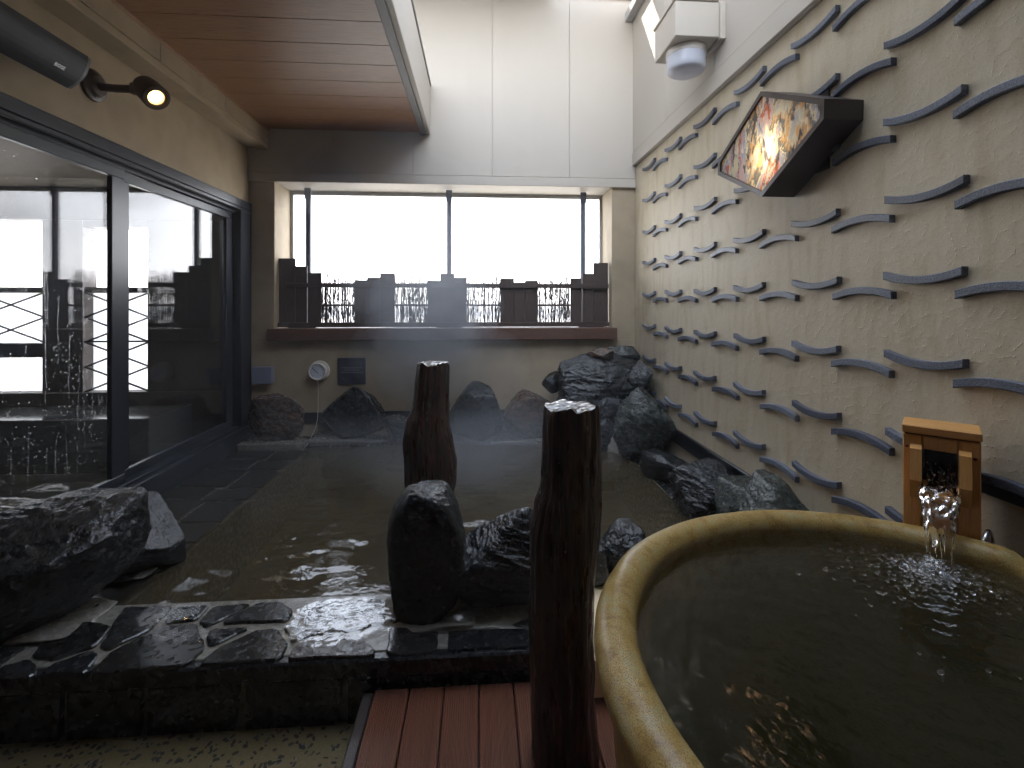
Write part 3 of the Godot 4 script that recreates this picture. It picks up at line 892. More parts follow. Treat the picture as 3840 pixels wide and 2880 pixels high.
	# water spilling over the kerb in thin sheets
	for fdef in [[-0.66, 2.27, 0.27, 0.21, "shining film of spilled water on the kerb beside the upright egg-shaped rock"], [-1.43, 2.37, 0.11, 0.085, "small bright puddle on the kerb near the large black rock"], [-1.28, 2.2, 0.17, 0.05, "thin streaky puddle on the kerb between the paving joints"]]:
		var v := PackedVector3Array()
		var idx := PackedInt32Array()
		var nr := 26
		var na := 64
		for j in nr + 1:
			for k in na:
				var a := TAU * k / na
				var rr := (float(j) / nr) * (1.0 + 0.28 * n.get_noise_2d(cos(a) * 1.3 + fdef[0] * 9, sin(a) * 1.3) + 0.1 * n.get_noise_2d(cos(a) * 6.0, sin(a) * 6.0 + fdef[1]))
				var x: float = fdef[0] + fdef[2] * rr * cos(a)
				var z: float = maxf(fdef[1] + fdef[3] * rr * sin(a), 2.045)
				var edge := smoothstep(1.0, 0.8, float(j) / nr)
				v.append(V(x, -1.4535 + edge * (0.0045 + 0.0018 * n.get_noise_2d(x * 12, z * 16)), z))
		for j in nr:
			for k in na:
				var a := j * na + k
				var b := j * na + (k + 1) % na
				idx.append_array([a, b, a + na, b, b + na, a + na])
		var o := part("spilled_water", smooth(v, idx), mats.film, self)
		tag(o, fdef[4], "puddle")

func build_deck() -> void:
	var fl := thing("aggregate_floor", "beige exposed aggregate floor with dark pebbles below the kerb", "floor", V(0, -1.95, 0.5), "", "structure")
	box("screed", fl, mats.aggregate, WALL_L + 0.05, WALL_R, -1.98, -1.752, -1.5, 2.075)
	var mm := MultiMesh.new()
	mm.transform_format = MultiMesh.TRANSFORM_3D
	mm.mesh = rock_mesh(77, Vector3(2, 2, 2), {"sub": 2, "planes": 6, "rough": 0.05})
	var tr := []
	for k in 1100:
		tr.append(Transform3D(Basis.from_euler(Vector3(0, rng.randf() * TAU, 0)).scaled_local(Vector3(rng.randf_range(0.003, 0.013), 0.003, rng.randf_range(0.003, 0.008))), V(rng.randf_range(-2.3, -0.45), -1.7525, rng.randf_range(1.45, 2.04)) - origin_of(fl)))
	mm.instance_count = tr.size()
	for k in tr.size(): mm.set_instance_transform(k, tr[k])
	var pb := MultiMeshInstance3D.new()
	pb.name = "pebbles"
	pb.multimesh = mm
	pb.material_override = mats.pebble
	pb.set_meta("kind", "stuff")
	fl.add_child(pb, true)
	var d := thing("timber_deck", "reddish brown grooved deck boards beside the stoneware tub", "deck", V(0.7, -1.75, 1.0))
	box("bearer", d, mats.black_trim, -0.42, WALL_R - 0.01, -1.752, -1.63, -1.45, 2.0)
	for k in 15:
		var x0 := -0.4315 + k * 0.1445
		box("plank", d, mats.deck, x0, x0 + 0.139, -1.628, -1.60, -1.48, 2.035, 0.004)
	box("granite_edge", d, mats.granite, -0.48, -0.437, -1.76, -1.606, -1.48, 2.03, 0.005)
	var t := box("painted_sun_strip", self, mats.sun_strip_tan, 0.42, 1.0, -1.58, -1.42, 1.90, 2.40, 0.006)  # sunlit floor strip: brightness put into the colour; the block lies in shade
	tag(t, "pale tan board coloured as a sunlit strip of floor between the dark post and the stoneware tub", "bench")

func rock(label: String, m: String, seed_: int, x0: float, x1: float, y0: float, y1: float, z0: float, z1: float, o := {}) -> void:
	var size := Vector3(x1 - x0, y1 - y0, z1 - z0)
	var r := part("rock", rock_mesh(seed_, size, o), mats[m], self, V((x0 + x1) / 2, (y0 + y1) / 2, (z0 + z1) / 2))
	tag(r, label, "rock", o.get("group", "rocks round the pool"))

func build_rocks() -> void:
	rock("large black glistening rock at the near left corner of the pool kerb", "rock_black", 101, -2.47, -1.70, -1.50, -0.93, 2.08, 2.68, {"rough": 0.11, "sub": 6, "near": 0.74, "sharp": 13.0, "layered": 0.15, "bed": Vector3(-0.5, 1, 0.3), "cuts": [[Vector3(0.25, 1, 0.5), 0.86]]})
	rock("low flat dark rock sloping down behind the large black rock", "rock_black", 102, -2.12, -1.68, -1.49, -1.13, 2.62, 3.12, {"rough": 0.07, "bed": Vector3(0.4, 1, 0), "cuts": [[Vector3(0.8, 1, 0.1), 0.55]]})
	rock("tall smooth egg-shaped dark rock standing on the front kerb", "rock_black", 103, -0.435, -0.06, -1.49, -0.845, 2.16, 2.48, {"rough": 0.06, "planes": 9, "near": 0.86, "sub": 6, "layered": 0.2, "sharp": 9.0, "cuts": [[Vector3(0.9, 0.8, 0), 0.92], [Vector3(-0.9, 0.8, 0.1), 0.95]]})
	rock("craggy layered black rock between the egg-shaped rock and the near post", "rock_black", 104, -0.16, 0.36, -1.49, -0.97, 2.16, 2.44, {"rough": 0.16, "sub": 6, "bed": Vector3(0.3, 1, 0.2), "layered": 0.9, "cuts": [[Vector3(-0.75, 1, 0.1), 0.62]]})
	rock("small dark stone wedged behind the egg-shaped rock at the water", "rock_grey", 105, -0.08, 0.06, -1.49, -1.19, 2.40, 2.54, {"sub": 4})
	rock("dark stone at the water behind the near post, beside the tub", "rock_grey", 106, 0.48, 0.66, -1.49, -1.22, 2.36, 2.52, {"sub": 4})
	rock("black jagged stone half hidden by the rim of the tub", "rock_black", 107, 0.62, 0.92, -1.49, -1.19, 2.42, 2.68, {"sub": 5, "rough": 0.13})
	# along the far edge
	rock("squarish mossy brown rock in the far left corner by the glass door", "rock_brown", 111, -2.45, -1.86, -1.49, -0.95, 5.10, 5.50, {"near": 0.85, "rough": 0.08})
	rock("dark pointed rock under the small navy sign", "rock_grey", 112, -1.71, -1.02, -1.49, -0.86, 5.08, 5.5, {"rough": 0.09, "cuts": [[Vector3(-0.8, 1, 0.1), 0.62], [Vector3(1, 0.7, 0), 0.85]]})
	rock("low dark stone between the pointed rock and the far post", "rock_grey", 113, -1.03, -0.66, -1.49, -1.20, 5.12, 5.48, {"sub": 4})
	rock("rounded slate grey rock to the right of the far post", "rock_grey", 114, -0.34, 0.28, -1.49, -0.84, 5.06, 5.48, {"rough": 0.06, "near": 0.8, "cuts": [[Vector3(-1, 0.8, 0), 0.75], [Vector3(1, 0.35, 0), 0.8]]})
	rock("brownish flat-topped rock beside the slate grey rock", "rock_brown", 115, 0.24, 0.84, -1.49, -0.94, 5.06, 5.48, {"rough": 0.06, "near": 0.82, "cuts": [[Vector3(-1, 0.9, 0), 0.78]]})
	# the heap in the corner
	var g := "rocks heaped in the far corner"
	rock("small rounded dark stone at the left end of the corner heap", "rock_black", 121, 0.70, 0.94, -0.97, -0.73, 5.18, 5.44, {"sub": 4, "group": g, "rough": 0.05})
	rock("huge rounded blackish boulder crowning the corner heap", "rock_black", 122, 0.84, 1.74, -1.10, -0.52, 4.80, 5.42, {"group": g, "rough": 0.09, "sub": 6, "near": 0.8})
	rock("dark slab-like stone lying on top of the huge boulder", "rock_brown", 123, 1.15, 1.46, -0.63, -0.46, 5.02, 5.28, {"sub": 4, "group": g, "cuts": [[Vector3(-0.4, 1, 0), 0.8]]})
	rock("pale grey rough stone at the very top of the corner heap", "rock_green", 124, 1.44, 1.80, -0.66, -0.45, 5.2, 5.5, {"sub": 4, "group": g})
	rock("dark wedge stone between the huge boulder and the tiled wall", "rock_grey", 125, 1.52, 1.83, -0.90, -0.58, 4.75, 5.1, {"sub": 5, "group": g, "cuts": [[Vector3(1, 1, 0), 0.75]]})
	rock("large greenish grey triangular rock with ochre flecks below the heap", "rock_green", 126, 1.26, 1.83, -1.49, -0.78, 4.28, 4.78, {"group": g, "sub": 6, "rough": 0.09, "cuts": [[Vector3(-1, 0.75, 0), 0.62], [Vector3(1, 0.55, 0), 0.85], [Vector3(0, 0.9, 1), 0.8]]})
	rock("small bluish stone tucked under the huge boulder", "rock_grey", 127, 1.17, 1.45, -1.16, -0.90, 4.76, 5.0, {"sub": 4, "group": g})
	rock("dark stone at the waterline under the huge boulder", "rock_grey", 128, 1.05, 1.42, -1.49, -1.10, 4.72, 5.08, {"sub": 5, "group": g})
	rock("dark rock behind the near post at the foot of the heap", "rock_black", 129, 0.80, 1.24, -1.49, -1.0, 5.0, 5.44, {"sub": 5, "group": g})
	# along the right-hand edge
	g = "rocks along the tiled wall"
	rock("long flat black rock lying along the kerb below the triangular rock", "rock_black", 131, 1.40, 1.80, -1.49, -1.24, 3.72, 4.12, {"group": g, "bed": Vector3(0, 1, 0), "layered": 0.9})
	rock("blocky blue-black rock with ochre streaks by the tiled wall", "rock_grey", 132, 1.36, 1.80, -1.49, -1.12, 3.06, 3.6, {"group": g, "rough": 0.13, "sub": 6, "near": 0.82})
	rock("narrow green-veined rock between the blocky rock and the tub", "rock_green", 133, 1.51, 1.80, -1.49, -1.12, 2.76, 3.08, {"group": g, "near": 0.85, "rough": 0.06})
	rock("broad greenish rock just behind the rim of the tub", "rock_green", 134, 1.42, 1.82, -1.49, -0.95, 2.26, 2.74, {"group": g, "near": 0.82, "rough": 0.08, "sub": 6, "cuts": [[Vector3(0.9, 1, 0.4), 0.8]]})

func post(label: String, at: Vector3, prof: Array, seed_: int) -> void:
	# prof: [height above base, left offset, right offset]
	var n := FastNoiseLite.new()
	n.seed = seed_
	n.frequency = 1.0
	n.fractal_octaves = 4
	var rings := []
	var segs := 72
	var top: float = prof[-1][0]
	var steps := 70
	var last := []
	for i in steps + 1:
		var h := top * i / steps
		var k := 0
		while k < prof.size() - 2 and prof[k + 1][0] < h: k += 1
		var t := smoothstep(prof[k][0], prof[k + 1][0], h)
		var lo := lerpf(prof[k][1], prof[k + 1][1], t)
		var hi := lerpf(prof[k][2], prof[k + 1][2], t)
		var c := (lo + hi) / 2
		var r := (hi - lo) / 2
		var ring := []
		for s in segs:
			var a := TAU * s / segs
			var f := n.get_noise_3d(cos(a) * 2.6, h * 0.9, sin(a) * 2.6) * 0.11 + n.get_noise_3d(cos(a) * 6.0, h * 1.6, sin(a) * 6.0) * 0.035 + n.get_noise_3d(cos(a) * 3, h * 9.0, sin(a) * 3) * 0.03
			var rr := r * (1.0 + f)
			if i == steps: rr *= 0.965
			var drop := 0.0
			if i == steps: drop = 0.02 * n.get_noise_2d(cos(a) * 1.3, sin(a) * 1.3)
			ring.append(Vector3(c + rr * cos(a), h + drop, rr * 0.92 * sin(a)))
		rings.append(ring)
		last = ring
	var o := thing("log_post", label, "post", at, "weathered posts by the pool")
	part("trunk", skin(rings), mats.log, o, Vector3.ZERO, Basis.IDENTITY, true)
	# the weathered end grain
	var caps := [last]
	var mid := Vector3.ZERO
	for p in last: mid += p
	mid /= segs
	for j in range(1, 15):
		var ring := []
		for s in segs:
			var p: Vector3 = last[s].lerp(mid, minf(j / 14.0, 0.999))
			p.y = lerpf(last[s].y, top + 0.006, minf(1.0, j / 4.0)) + 0.012 * n.get_noise_2d(p.x * 8.0, p.z * 24.0) * minf(1.0, j / 3.0)
			ring.append(p)
		caps.append(ring)
	part("end_grain", skin(caps), mats.log_end, o, Vector3.ZERO, Basis.IDENTITY, true)

func build_posts() -> void:
	# silhouettes read from bottom to top: [height, left, right] in metres
	post("nearer dark weathered log post with pale wet top, beside the tub", V(0.324, -1.60, 1.682), [[0.0, -0.136, 0.10], [0.24, -0.142, 0.082], [0.47, -0.144, 0.074], [0.60, -0.142, 0.078], [0.81, -0.140, 0.10], [0.90, -0.125, 0.104], [0.98, -0.103, 0.104], [1.13, -0.098, 0.103], [1.243, -0.094, 0.100]], 5)
	post("farther dark weathered log post standing in the pool", V(-0.283, -2.0, 2.976), [[0.0, -0.15, 0.13], [0.6, -0.145, 0.125], [0.82, -0.148, 0.125], [0.93, -0.168, 0.142], [1.04, -0.168, 0.144], [1.17, -0.178, 0.118], [1.28, -0.162, 0.098], [1.39, -0.124, 0.096], [1.5, -0.112, 0.098], [1.645, -0.098, 0.103]], 9)

func build_tub() -> void:
	var cx := 1.044
	var cz := 0.968
	var t := thing("stoneware_tub", "large round ochre glazed stoneware tub brimming with hot water", "tub", V(cx, -1.60, cz))
	var prof := [Vector2(0.01, -1.34), Vector2(0.40, -1.34), Vector2(0.52, -1.31), Vector2(0.60, -1.2), Vector2(0.655, -1.02), Vector2(0.678, -0.88)]
	for k in 15:
		var a := PI - PI * k / 14.0
		prof.append(Vector2(0.733 + 0.052 * cos(a), -0.806 + 0.048 * sin(a)))
	prof.append_array([Vector2(0.775, -0.85), Vector2(0.755, -0.885), Vector2(0.74, -0.93), Vector2(0.738, -1.05), Vector2(0.715, -1.25), Vector2(0.66, -1.45), Vector2(0.60, -1.597), Vector2(0.01, -1.597)])
	var n := FastNoiseLite.new()
	n.seed = 31
	n.frequency = 1.0
	var rings := []
	var segs := 180
	for p in prof:
		var ring := []
		for k in segs:
			var a := TAU * k / segs
			var deg := rad_to_deg(angle_difference(0.0, a))
			var rr: float = p.x + 0.004 * n.get_noise_2d(cos(a) * 2.0 + p.y, sin(a) * 2.0) * (1.0 if p.x > 0.3 else 0.0)
			var yy: float = p.y + (0.004 * n.get_noise_2d(cos(a) * 1.4, sin(a) * 1.4 + 5.0) if p.y > -0.9 else 0.0)
			if p.y > -0.83: yy -= 0.026 * smoothstep(35.0, 32.0, deg) * smoothstep(-40.0, -36.0, deg)
			ring.append(Vector3(rr * cos(a), yy + 1.6, -rr * sin(a)))
		rings.append(ring)
	var mesh := skin(rings)
	part("basin", mesh, mats.glaze, t, Vector3.ZERO, Basis.IDENTITY, true)
	# water with ripples running out from the falling stream
	var hit := Vector2(1.42, 1.41)
	var v := PackedVector3Array()
	var idx := PackedInt32Array()
	var nr := 110
	var na := 220
	n.fractal_octaves = 3
	for j in nr + 1:
		for k in na:
			var a := TAU * k / na
			var rr := 0.684 * sqrt(float(j) / nr) if j > 0 else 0.001
			var x := cx + rr * cos(a)
			var z := cz + rr * sin(a)
			var dd := Vector2(x, z).distance_to(hit)
			var rough := exp(-dd * dd / 0.045)
			var h := 0.0022 * n.get_noise_2d(x * 7.0, z * 9.0) + 0.0012 * n.get_noise_2d(x * 19.0 + 30, z * 24.0)
			h += 0.0018 * sin(dd * 95.0) * exp(-dd * 5.0) + rough * (0.012 * n.get_noise_2d(x * 28.0, z * 28.0) + 0.008 * n.get_noise_2d(x * 60.0, z * 60.0))
			v.append(V(x, -0.822 + h, z))
	for j in nr:
		for k in na:
			var a := j * na + k
			var b := j * na + (k + 1) % na
			idx.append_array([a, b, a + na, b, b + na, a + na])
	var w := part("tub_water", smooth(v, idx), mats.tub_water, self)
	tag(w, "dark greenish water filling the stoneware tub, rippled by the spout", "water")
	var murk := FogVolume.new()
	murk.name = "cloudy_water"
	murk.shape = RenderingServer.FOG_VOLUME_SHAPE_CYLINDER
	murk.size = Vector3(1.32, 0.46, 1.32)
	var mk := FogMaterial.new()
	mk.density = 5.0
	mk.albedo = Color(0.30, 0.29, 0.16)
	murk.material = mk
	add_child(murk)
	murk.position = V(cx, -0.84 - 0.23, cz)
	tag(murk, "cloudy green depth of the hot water inside the stoneware tub", "water", "", "stuff")
	# bubbles where the stream lands
	var mm := MultiMesh.new()
	mm.transform_format = MultiMesh.TRANSFORM_3D
	var sph := SphereMesh.new()
	sph.radius = 1.0
	sph.height = 2.0
	sph.radial_segments = 12
	sph.rings = 8
	mm.mesh = sph
	var tr := []
	for k in 560:
		var far := rng.randf() < 0.4
		var rad := absf(rng.randfn(0.0, 0.22 if far else 0.085))
		var a := rng.randf() * TAU
		var p := hit + Vector2(cos(a), sin(a)) * rad + (Vector2(-0.10, -0.05) if far else Vector2.ZERO)
		if p.distance_to(Vector2(cx, cz)) > 0.66: continue
		var s := rng.randf_range(0.0018, 0.0065)
		tr.append(Transform3D(Basis.from_scale(Vector3(s, s * 0.8, s)), V(p.x, -0.819 + rng.randf() * 0.004 + maxf(0, 0.03 - rad * 0.6) * rng.randf(), p.y)))
	mm.instance_count = tr.size()
	for k in tr.size(): mm.set_instance_transform(k, tr[k])
	var fo := MultiMeshInstance3D.new()
	fo.name = numbered("bubbles")
	fo.multimesh = mm
	fo.material_override = mats.droplet
	add_child(fo)
	tag(fo, "bubbles and drops splashing where the stream meets the tub water", "bubbles", "", "stuff")
	# coiled hose over the rim
	var pts := []
	for k in 15:
		var q := PI * k / 14.0
		pts.append(V(1.69 - 0.05 * cos(q) - 0.03, -0.86 + 0.12 * sin(q), 1.46 - 0.03 * cos(q)))
	var ho := part("steel_hose", tube(pts, 0.008, 10), mats.steel, self)
	tag(ho, "thin ribbed steel hose hooked over the rim of the tub", "hose")

func build_spout() -> void:
	var ew := Vector3(0.698, 0, 0.716).normalized()
	var s := thing("timber_spout", "light cypress water spout box with cap standing behind the tub", "spout", V(1.62, -1.60, 1.5825))
	s.basis = Basis(ew, Vector3.UP, ew.cross(Vector3.UP))
	var at := func(called: String, m: Material, x0: float, x1: float, y0: float, y1: float, z0: float, z1: float, b := 0.003) -> MeshInstance3D:
		return part(called, chamfered(Vector3(x1 - x0, y1 - y0, z1 - z0), b), m, s, Vector3((x0 + x1) / 2, (y0 + y1) / 2 + 1.6, (z0 + z1) / 2), Basis.IDENTITY, true)
	at.call("board", mats.cypress, -0.103, -0.051, -1.6, -0.468, -0.02, 0.0)
	at.call("board", mats.cypress, 0.047, 0.103, -1.6, -0.468, -0.02, 0.0)
	at.call("board", mats.cypress, -0.049, 0.045, -0.515, -0.468, -0.02, -0.002)
	at.call("board", mats.cypress, -0.049, 0.045, -1.6, -0.652, -0.02, -0.002)
	at.call("side_board", mats.cypress, -0.103, -0.085, -1.6, -0.468, -0.15, -0.021)
	at.call("side_board", mats.cypress, 0.085, 0.103, -1.6, -0.468, -0.15, -0.021)
	at.call("back_board", mats.cypress, -0.103, 0.103, -1.6, -0.468, -0.17, -0.151)
	at.call("cap", mats.cypress_cap, -0.106, 0.106, -0.461, -0.433, -0.155, 0.006)
	at.call("cap_fillet", mats.knot, -0.098, 0.098, -0.468, -0.461, -0.145, -0.006)
	for sx in [-1.0, 1.0]:
		# cheek: a block that leans outwards, then cuts back under
		var x0: float = -0.082 if sx < 0 else 0.047
		var pr := [Vector3(x0, 1.1, 0.001), Vector3(x0, 1.09, 0.034), Vector3(x0, 0.985, 0.058), Vector3(x0, 0.915, 0.030), Vector3(x0, 0.915, 0.001)]
		part("cheek", prism(pr, Vector3(0.032, 0, 0)), mats.cypress, s, Vector3.ZERO, Basis.IDENTITY, true)
		var kn := lathe([Vector2(0.0005, 0), Vector2(0.006, 0), Vector2(0.0065, -0.004)], 20)
		part("peg", kn, mats.knot, s, Vector3(sx * 0.09 - 0.002, 1.09 - (0.012 if sx > 0 else 0.0), 0.0012), Basis(Vector3.RIGHT, PI / 2), true)
	at.call("trough", mats.cypress, -0.05, 0.046, -0.672, -0.652, 0.0, 0.062)
	at.call("channel_side", mats.dark_steel, -0.0485, -0.0465, -0.65, -0.516, -0.14, 0.004, 0.0005)
	at.call("channel_side", mats.dark_steel, 0.0425, 0.0445, -0.65, -0.516, -0.14, 0.004, 0.0005)
	at.call("channel_bed", mats.dark_steel, -0.046, 0.042, -0.6515, -0.648, -0.14, -0.003, 0.0005)
	at.call("channel_back", mats.black_trim, -0.046, 0.042, -0.647, -0.517, -0.145, -0.141, 0.0005)
	# the stream: along the channel, over the lip and down into the tub
	var n := FastNoiseLite.new()
	n.seed = 44
	n.frequency = 1.0
	n.fractal_octaves = 3
	var rings := []
	for i in 60:
		var t := i / 59.0
		var p: Vector3
		var w: float
		var th: float
		if t < 0.3:
			var u := t / 0.3
			p = Vector3(-0.002, lerpf(1.005, 0.962, u), lerpf(-0.12, 0.055, u))
			w = lerpf(0.040, 0.052, u)
			th = lerpf(0.04, 0.012, u)
		else:
			var u := (t - 0.3) / 0.7
			p = Vector3(-0.002, 0.962 - 0.19 * u * u - 0.005 * u, 0.055 + 0.17 * u)
			w = lerpf(0.056, 0.036, smoothstep(0.0, 0.9, u))
			th = lerpf(0.018, 0.03, u)
		var ring := []
		for k in 40:
			var a := TAU * k / 40.0
			var bump := n.get_noise_3d(cos(a) * 5.0, t * 3.0, sin(a) * 3.0) * 0.8 + n.get_noise_2d(cos(a) * 12.0, t * 6.0) * 0.9
			var cx := cos(a) * w * (1.0 + 0.12 * n.get_noise_2d(t * 9.0, 3.0 * signf(cos(a))))
			ring.append(p + Vector3(cx, sin(a) * th * 0.6 * (1.0 + bump) + 0.006 * bump, sin(a) * th * 0.6 * (1.0 + bump)))
		rings.append(ring)
	var m := skin(rings, true, true, true)
	var o := part("falling_water", m, mats.droplet, self, s.position, s.basis)
	tag(o, "clear stream of hot water falling from the timber spout into the tub", "water")

func build_wall_tiles() -> void:
	var wall: Node = get_node("plaster_wall")
	var arc := func(up: float) -> ArrayMesh:
		# a curved roof tile seen end on: along z, 0.034 high, standing 0.028 proud
		var L := 0.352
		var sag := 0.027
		var H := 0.017
		var st := begin()
		var N := 10
		var D := 0.028
		var outline := []
		for k in N + 1:
			var u := k / float(N) * 2.0 - 1.0
			outline.append([u * L / 2, up * sag * (1.0 - u * u) - up * sag * 0.5])
		for k in N:
			var a: Array = outline[k]
			var b: Array = outline[k + 1]
			var f := 0.003
			var q := func(e: Array, y: float, x: float) -> Vector3: return Vector3(x, e[1] + y, e[0])
			face(st, [q.call(a, -H + f, -D), q.call(b, -H + f, -D), q.call(b, H - f, -D), q.call(a, H - f, -D)], Vector3.LEFT)
			face(st, [q.call(a, H - f, -D), q.call(b, H - f, -D), q.call(b, H, -D + f), q.call(a, H, -D + f)], Vector3(-1, 1, 0))
			face(st, [q.call(a, -H + f, -D), q.call(b, -H + f, -D), q.call(b, -H, -D + f), q.call(a, -H, -D + f)], Vector3(-1, -1, 0))
			face(st, [q.call(a, H, -D + f), q.call(b, H, -D + f), q.call(b, H, 0.004), q.call(a, H, 0.004)], Vector3.UP)
			face(st, [q.call(a, -H, -D + f), q.call(b, -H, -D + f), q.call(b, -H, 0.004), q.call(a, -H, 0.004)], Vector3.DOWN)
		for s in [0, N]:
			var a: Array = outline[s]
			face(st, [Vector3(-D, a[1] - H, a[0]), Vector3(-D, a[1] + H, a[0]), Vector3(0.004, a[1] + H, a[0]), Vector3(0.004, a[1] - H, a[0])], Vector3(0, 0, -1 if s == 0 else 1))
		return st.commit()
	var frown: ArrayMesh = arc.call(1.0)
	var smile: ArrayMesh = arc.call(-1.0)
	var tm := [mats.tile_a, mats.tile_b, mats.tile_c]
	for row in 8:
		var y := 0.055 + 0.347 * (row - 3)
		for col in 9:
			for kind in 2:
				var z: float = 0.26 + (2.18 if kind == 0 else 2.50) + 0.64 * (col - 3) - 0.26
				var yy := y + (0.0 if kind == 0 else 0.06)
				if z > 5.5 or z < 0.6 or yy > 1.6: continue
				var ctr := z
				if z + 0.19 > BACK: continue
				# hidden wholly by the lantern, or below the kerb
				if yy < -1.1 and z > 3.2: continue
				var tilt := Basis(Vector3.RIGHT, rng.randf_range(-0.02, 0.02))
				part("tile", frown if kind == 0 else smile, tm[rng.randi() % 3], wall, V(WALL_R, yy + rng.randf_range(-0.005, 0.005), ctr + rng.randf_range(-0.006, 0.006)), tilt)

func stroke(img: Image, a: Vector2, b: Vector2, w: float, c: Color) -> void:
	var n := int(a.distance_to(b) * 2) + 1
	for k in n + 1:
		var p := a.lerp(b, float(k) / n)
		for y in range(int(p.y - w), int(p.y + w) + 1):
			for x in range(int(p.x - w), int(p.x + w) + 1):
				if x >= 0 and y >= 0 and x < img.get_width() and y < img.get_height() and Vector2(x, y).distance_to(p) <= w: img.set_pixel(x, y, c)

func build_fixtures() -> void:
	# grey junction box
	var jb := thing("junction_box", "blue-grey plastic junction box on the end wall by the glass door", "junction box", V(-2.40, -0.87, BACK))
	box("case", jb, mats.box_plastic, -2.50, -2.295, -0.862, -0.685, BACK - 0.06, BACK + 0.011, 0.006)
	box("lid", jb, mats.box_plastic, -2.503, -2.292, -0.866, -0.681, BACK - 0.085, BACK - 0.061, 0.008)
	# thermometer
	var th := thing("wall_thermometer", "round white dial thermometer on the end wall with its lead hanging down", "thermometer", V(-1.82, -0.745, BACK))
	var turn := Basis(Vector3.RIGHT, PI / 2)
	part("flange", lathe([Vector2(0.001, 0.012), Vector2(0.108, 0.012), Vector2(0.112, 0.008), Vector2(0.112, -0.012)]), mats.white_plastic, th, V(-1.80, -0.735, BACK), turn)
	part("case", lathe([Vector2(0.088, 0.01), Vector2(0.09, 0.07), Vector2(0.096, 0.074), Vector2(0.096, 0.088), Vector2(0.09, 0.092), Vector2(0.082, 0.09), Vector2(0.08, 0.078)]), mats.white_plastic, th, V(-1.80, -0.735, BACK), turn)
	var di := Image.create(256, 256, false, Image.FORMAT_RGB8)
	di.fill(C(214, 218, 226))
	for k in 55:
		var a := deg_to_rad(-225.0 + 270.0 * k / 54.0)
		var u := Vector2(cos(a), sin(a))
		stroke(di, Vector2(128, 128) + u * (108 if k % 6 == 0 else 114), Vector2(128, 128) + u * 122, 1.6 if k % 6 == 0 else 0.8, C(40, 44, 54))
		if k % 6 == 0: stroke(di, Vector2(128, 128) + u * 92 + Vector2(-5, -3), Vector2(128, 128) + u * 92 + Vector2(5, 3), 3.0, C(70, 74, 84))
	stroke(di, Vector2(108, 92), Vector2(150, 92), 2.0, C(90, 96, 108))
	var dm: StandardMaterial3D = mat("dial", Color.WHITE, 0.3, {"tri": false, "albedo": ImageTexture.create_from_image(di)})
	var dv := PackedVector3Array([Vector3.ZERO])
	var du := PackedVector2Array([Vector2(0.5, 0.5)])
	var dx := PackedInt32Array()
	for k in 40:
		var a := TAU * k / 40
		dv.append(Vector3(cos(a), sin(a), 0) * 0.081)
		du.append(Vector2(0.5 + 0.5 * cos(a), 0.5 - 0.5 * sin(a)))
		dx.append_array([0, 1 + (k + 1) % 40, 1 + k])
	var dial := part("dial", smooth(dv, dx, du), dm, th, V(-1.80, -0.735, BACK - 0.079))
	part("needle", tube([V(-1.785, -0.755, BACK - 0.083), V(-1.85, -0.695, BACK - 0.083)], 0.0035, 6), mats.ink, dial)
	var lead := []
	for p in [[-1.80, -0.83, 5.5], [-1.80, -0.95, 5.52], [-1.805, -1.1, 5.53], [-1.80, -1.25, 5.50], [-1.785, -1.33, 5.4], [-1.785, -1.40, 5.25], [-1.79, -1.45, 5.14], [-1.82, -1.5, 5.05], [-1.85, -1.62, 4.98]]: lead.append(V(p[0], p[1], p[2]))
	part("lead", tube(lead, 0.003, 6), mats.white_plastic, th)
	# sign
	var si := Image.create(320, 320, false, Image.FORMAT_RGB8)
	si.fill(C(44, 47, 58))
	var ink := C(196, 198, 206)
	var r := RandomNumberGenerator.new()
	r.seed = 8
	for line in [[118, 52, 276, 10], [146, 86, 236, 7], [176, 44, 286, 11]]:
		for k in line[3]:
			var cx: float = lerpf(line[1], line[2], k / float(line[3] - 1))
			var c := Vector2(cx, line[0])
			stroke(si, c + Vector2(-6, -5 + r.randf() * 2), c + Vector2(6, -6 + r.randf() * 4), 1.3, ink)
			stroke(si, c + Vector2(r.randf_range(-3, 3), -9), c + Vector2(r.randf_range(-4, 2), 7), 1.3, ink)
			if k % 2 == 0: stroke(si, c + Vector2(-5, 3), c + Vector2(5, r.randf_range(2, 8)), 1.3, ink)
			else: stroke(si, c + Vector2(2, 0), c + Vector2(6, 7), 1.3, ink)
	var thin := C(150, 152, 164)
	# two small fish in outline
	for fish in [[236, 58, 1.0, 0.45], [96, 268, -1.0, -0.5]]:
		var prev := Vector2.ZERO
		for k in 25:
			var a := TAU * k / 24.0
			var p := Vector2(30 * cos(a), 15 * sin(a) * (1.0 + 0.4 * cos(a))).rotated(fish[3]) * Vector2(fish[2], 1) + Vector2(fish[0], fish[1])
			if k > 0: stroke(si, prev, p, 1.1, thin)
			prev = p
		var tail := Vector2(30, 0).rotated(fish[3]) * Vector2(fish[2], 1) + Vector2(fish[0], fish[1])
		for q in [[24, -14], [28, 16]]: stroke(si, tail, tail + Vector2(q[0], q[1]).rotated(fish[3]) * Vector2(fish[2], 1), 1.1, thin)
		for q in 3: stroke(si, Vector2(fish[0] - 44 * fish[2] - q * 8 * fish[2], fish[1] - 16), Vector2(fish[0] - 46 * fish[2] - q * 8 * fish[2], fish[1] + 20), 0.8, C(90, 92, 104))
	var sm: StandardMaterial3D = mat("sign_print", Color.WHITE, 0.4, {"tri": false, "albedo": ImageTexture.create_from_image(si)})
	var sg := thing("notice_sign", "square navy notice board with white writing and fish drawings", "sign", V(-1.44, -0.89, BACK))
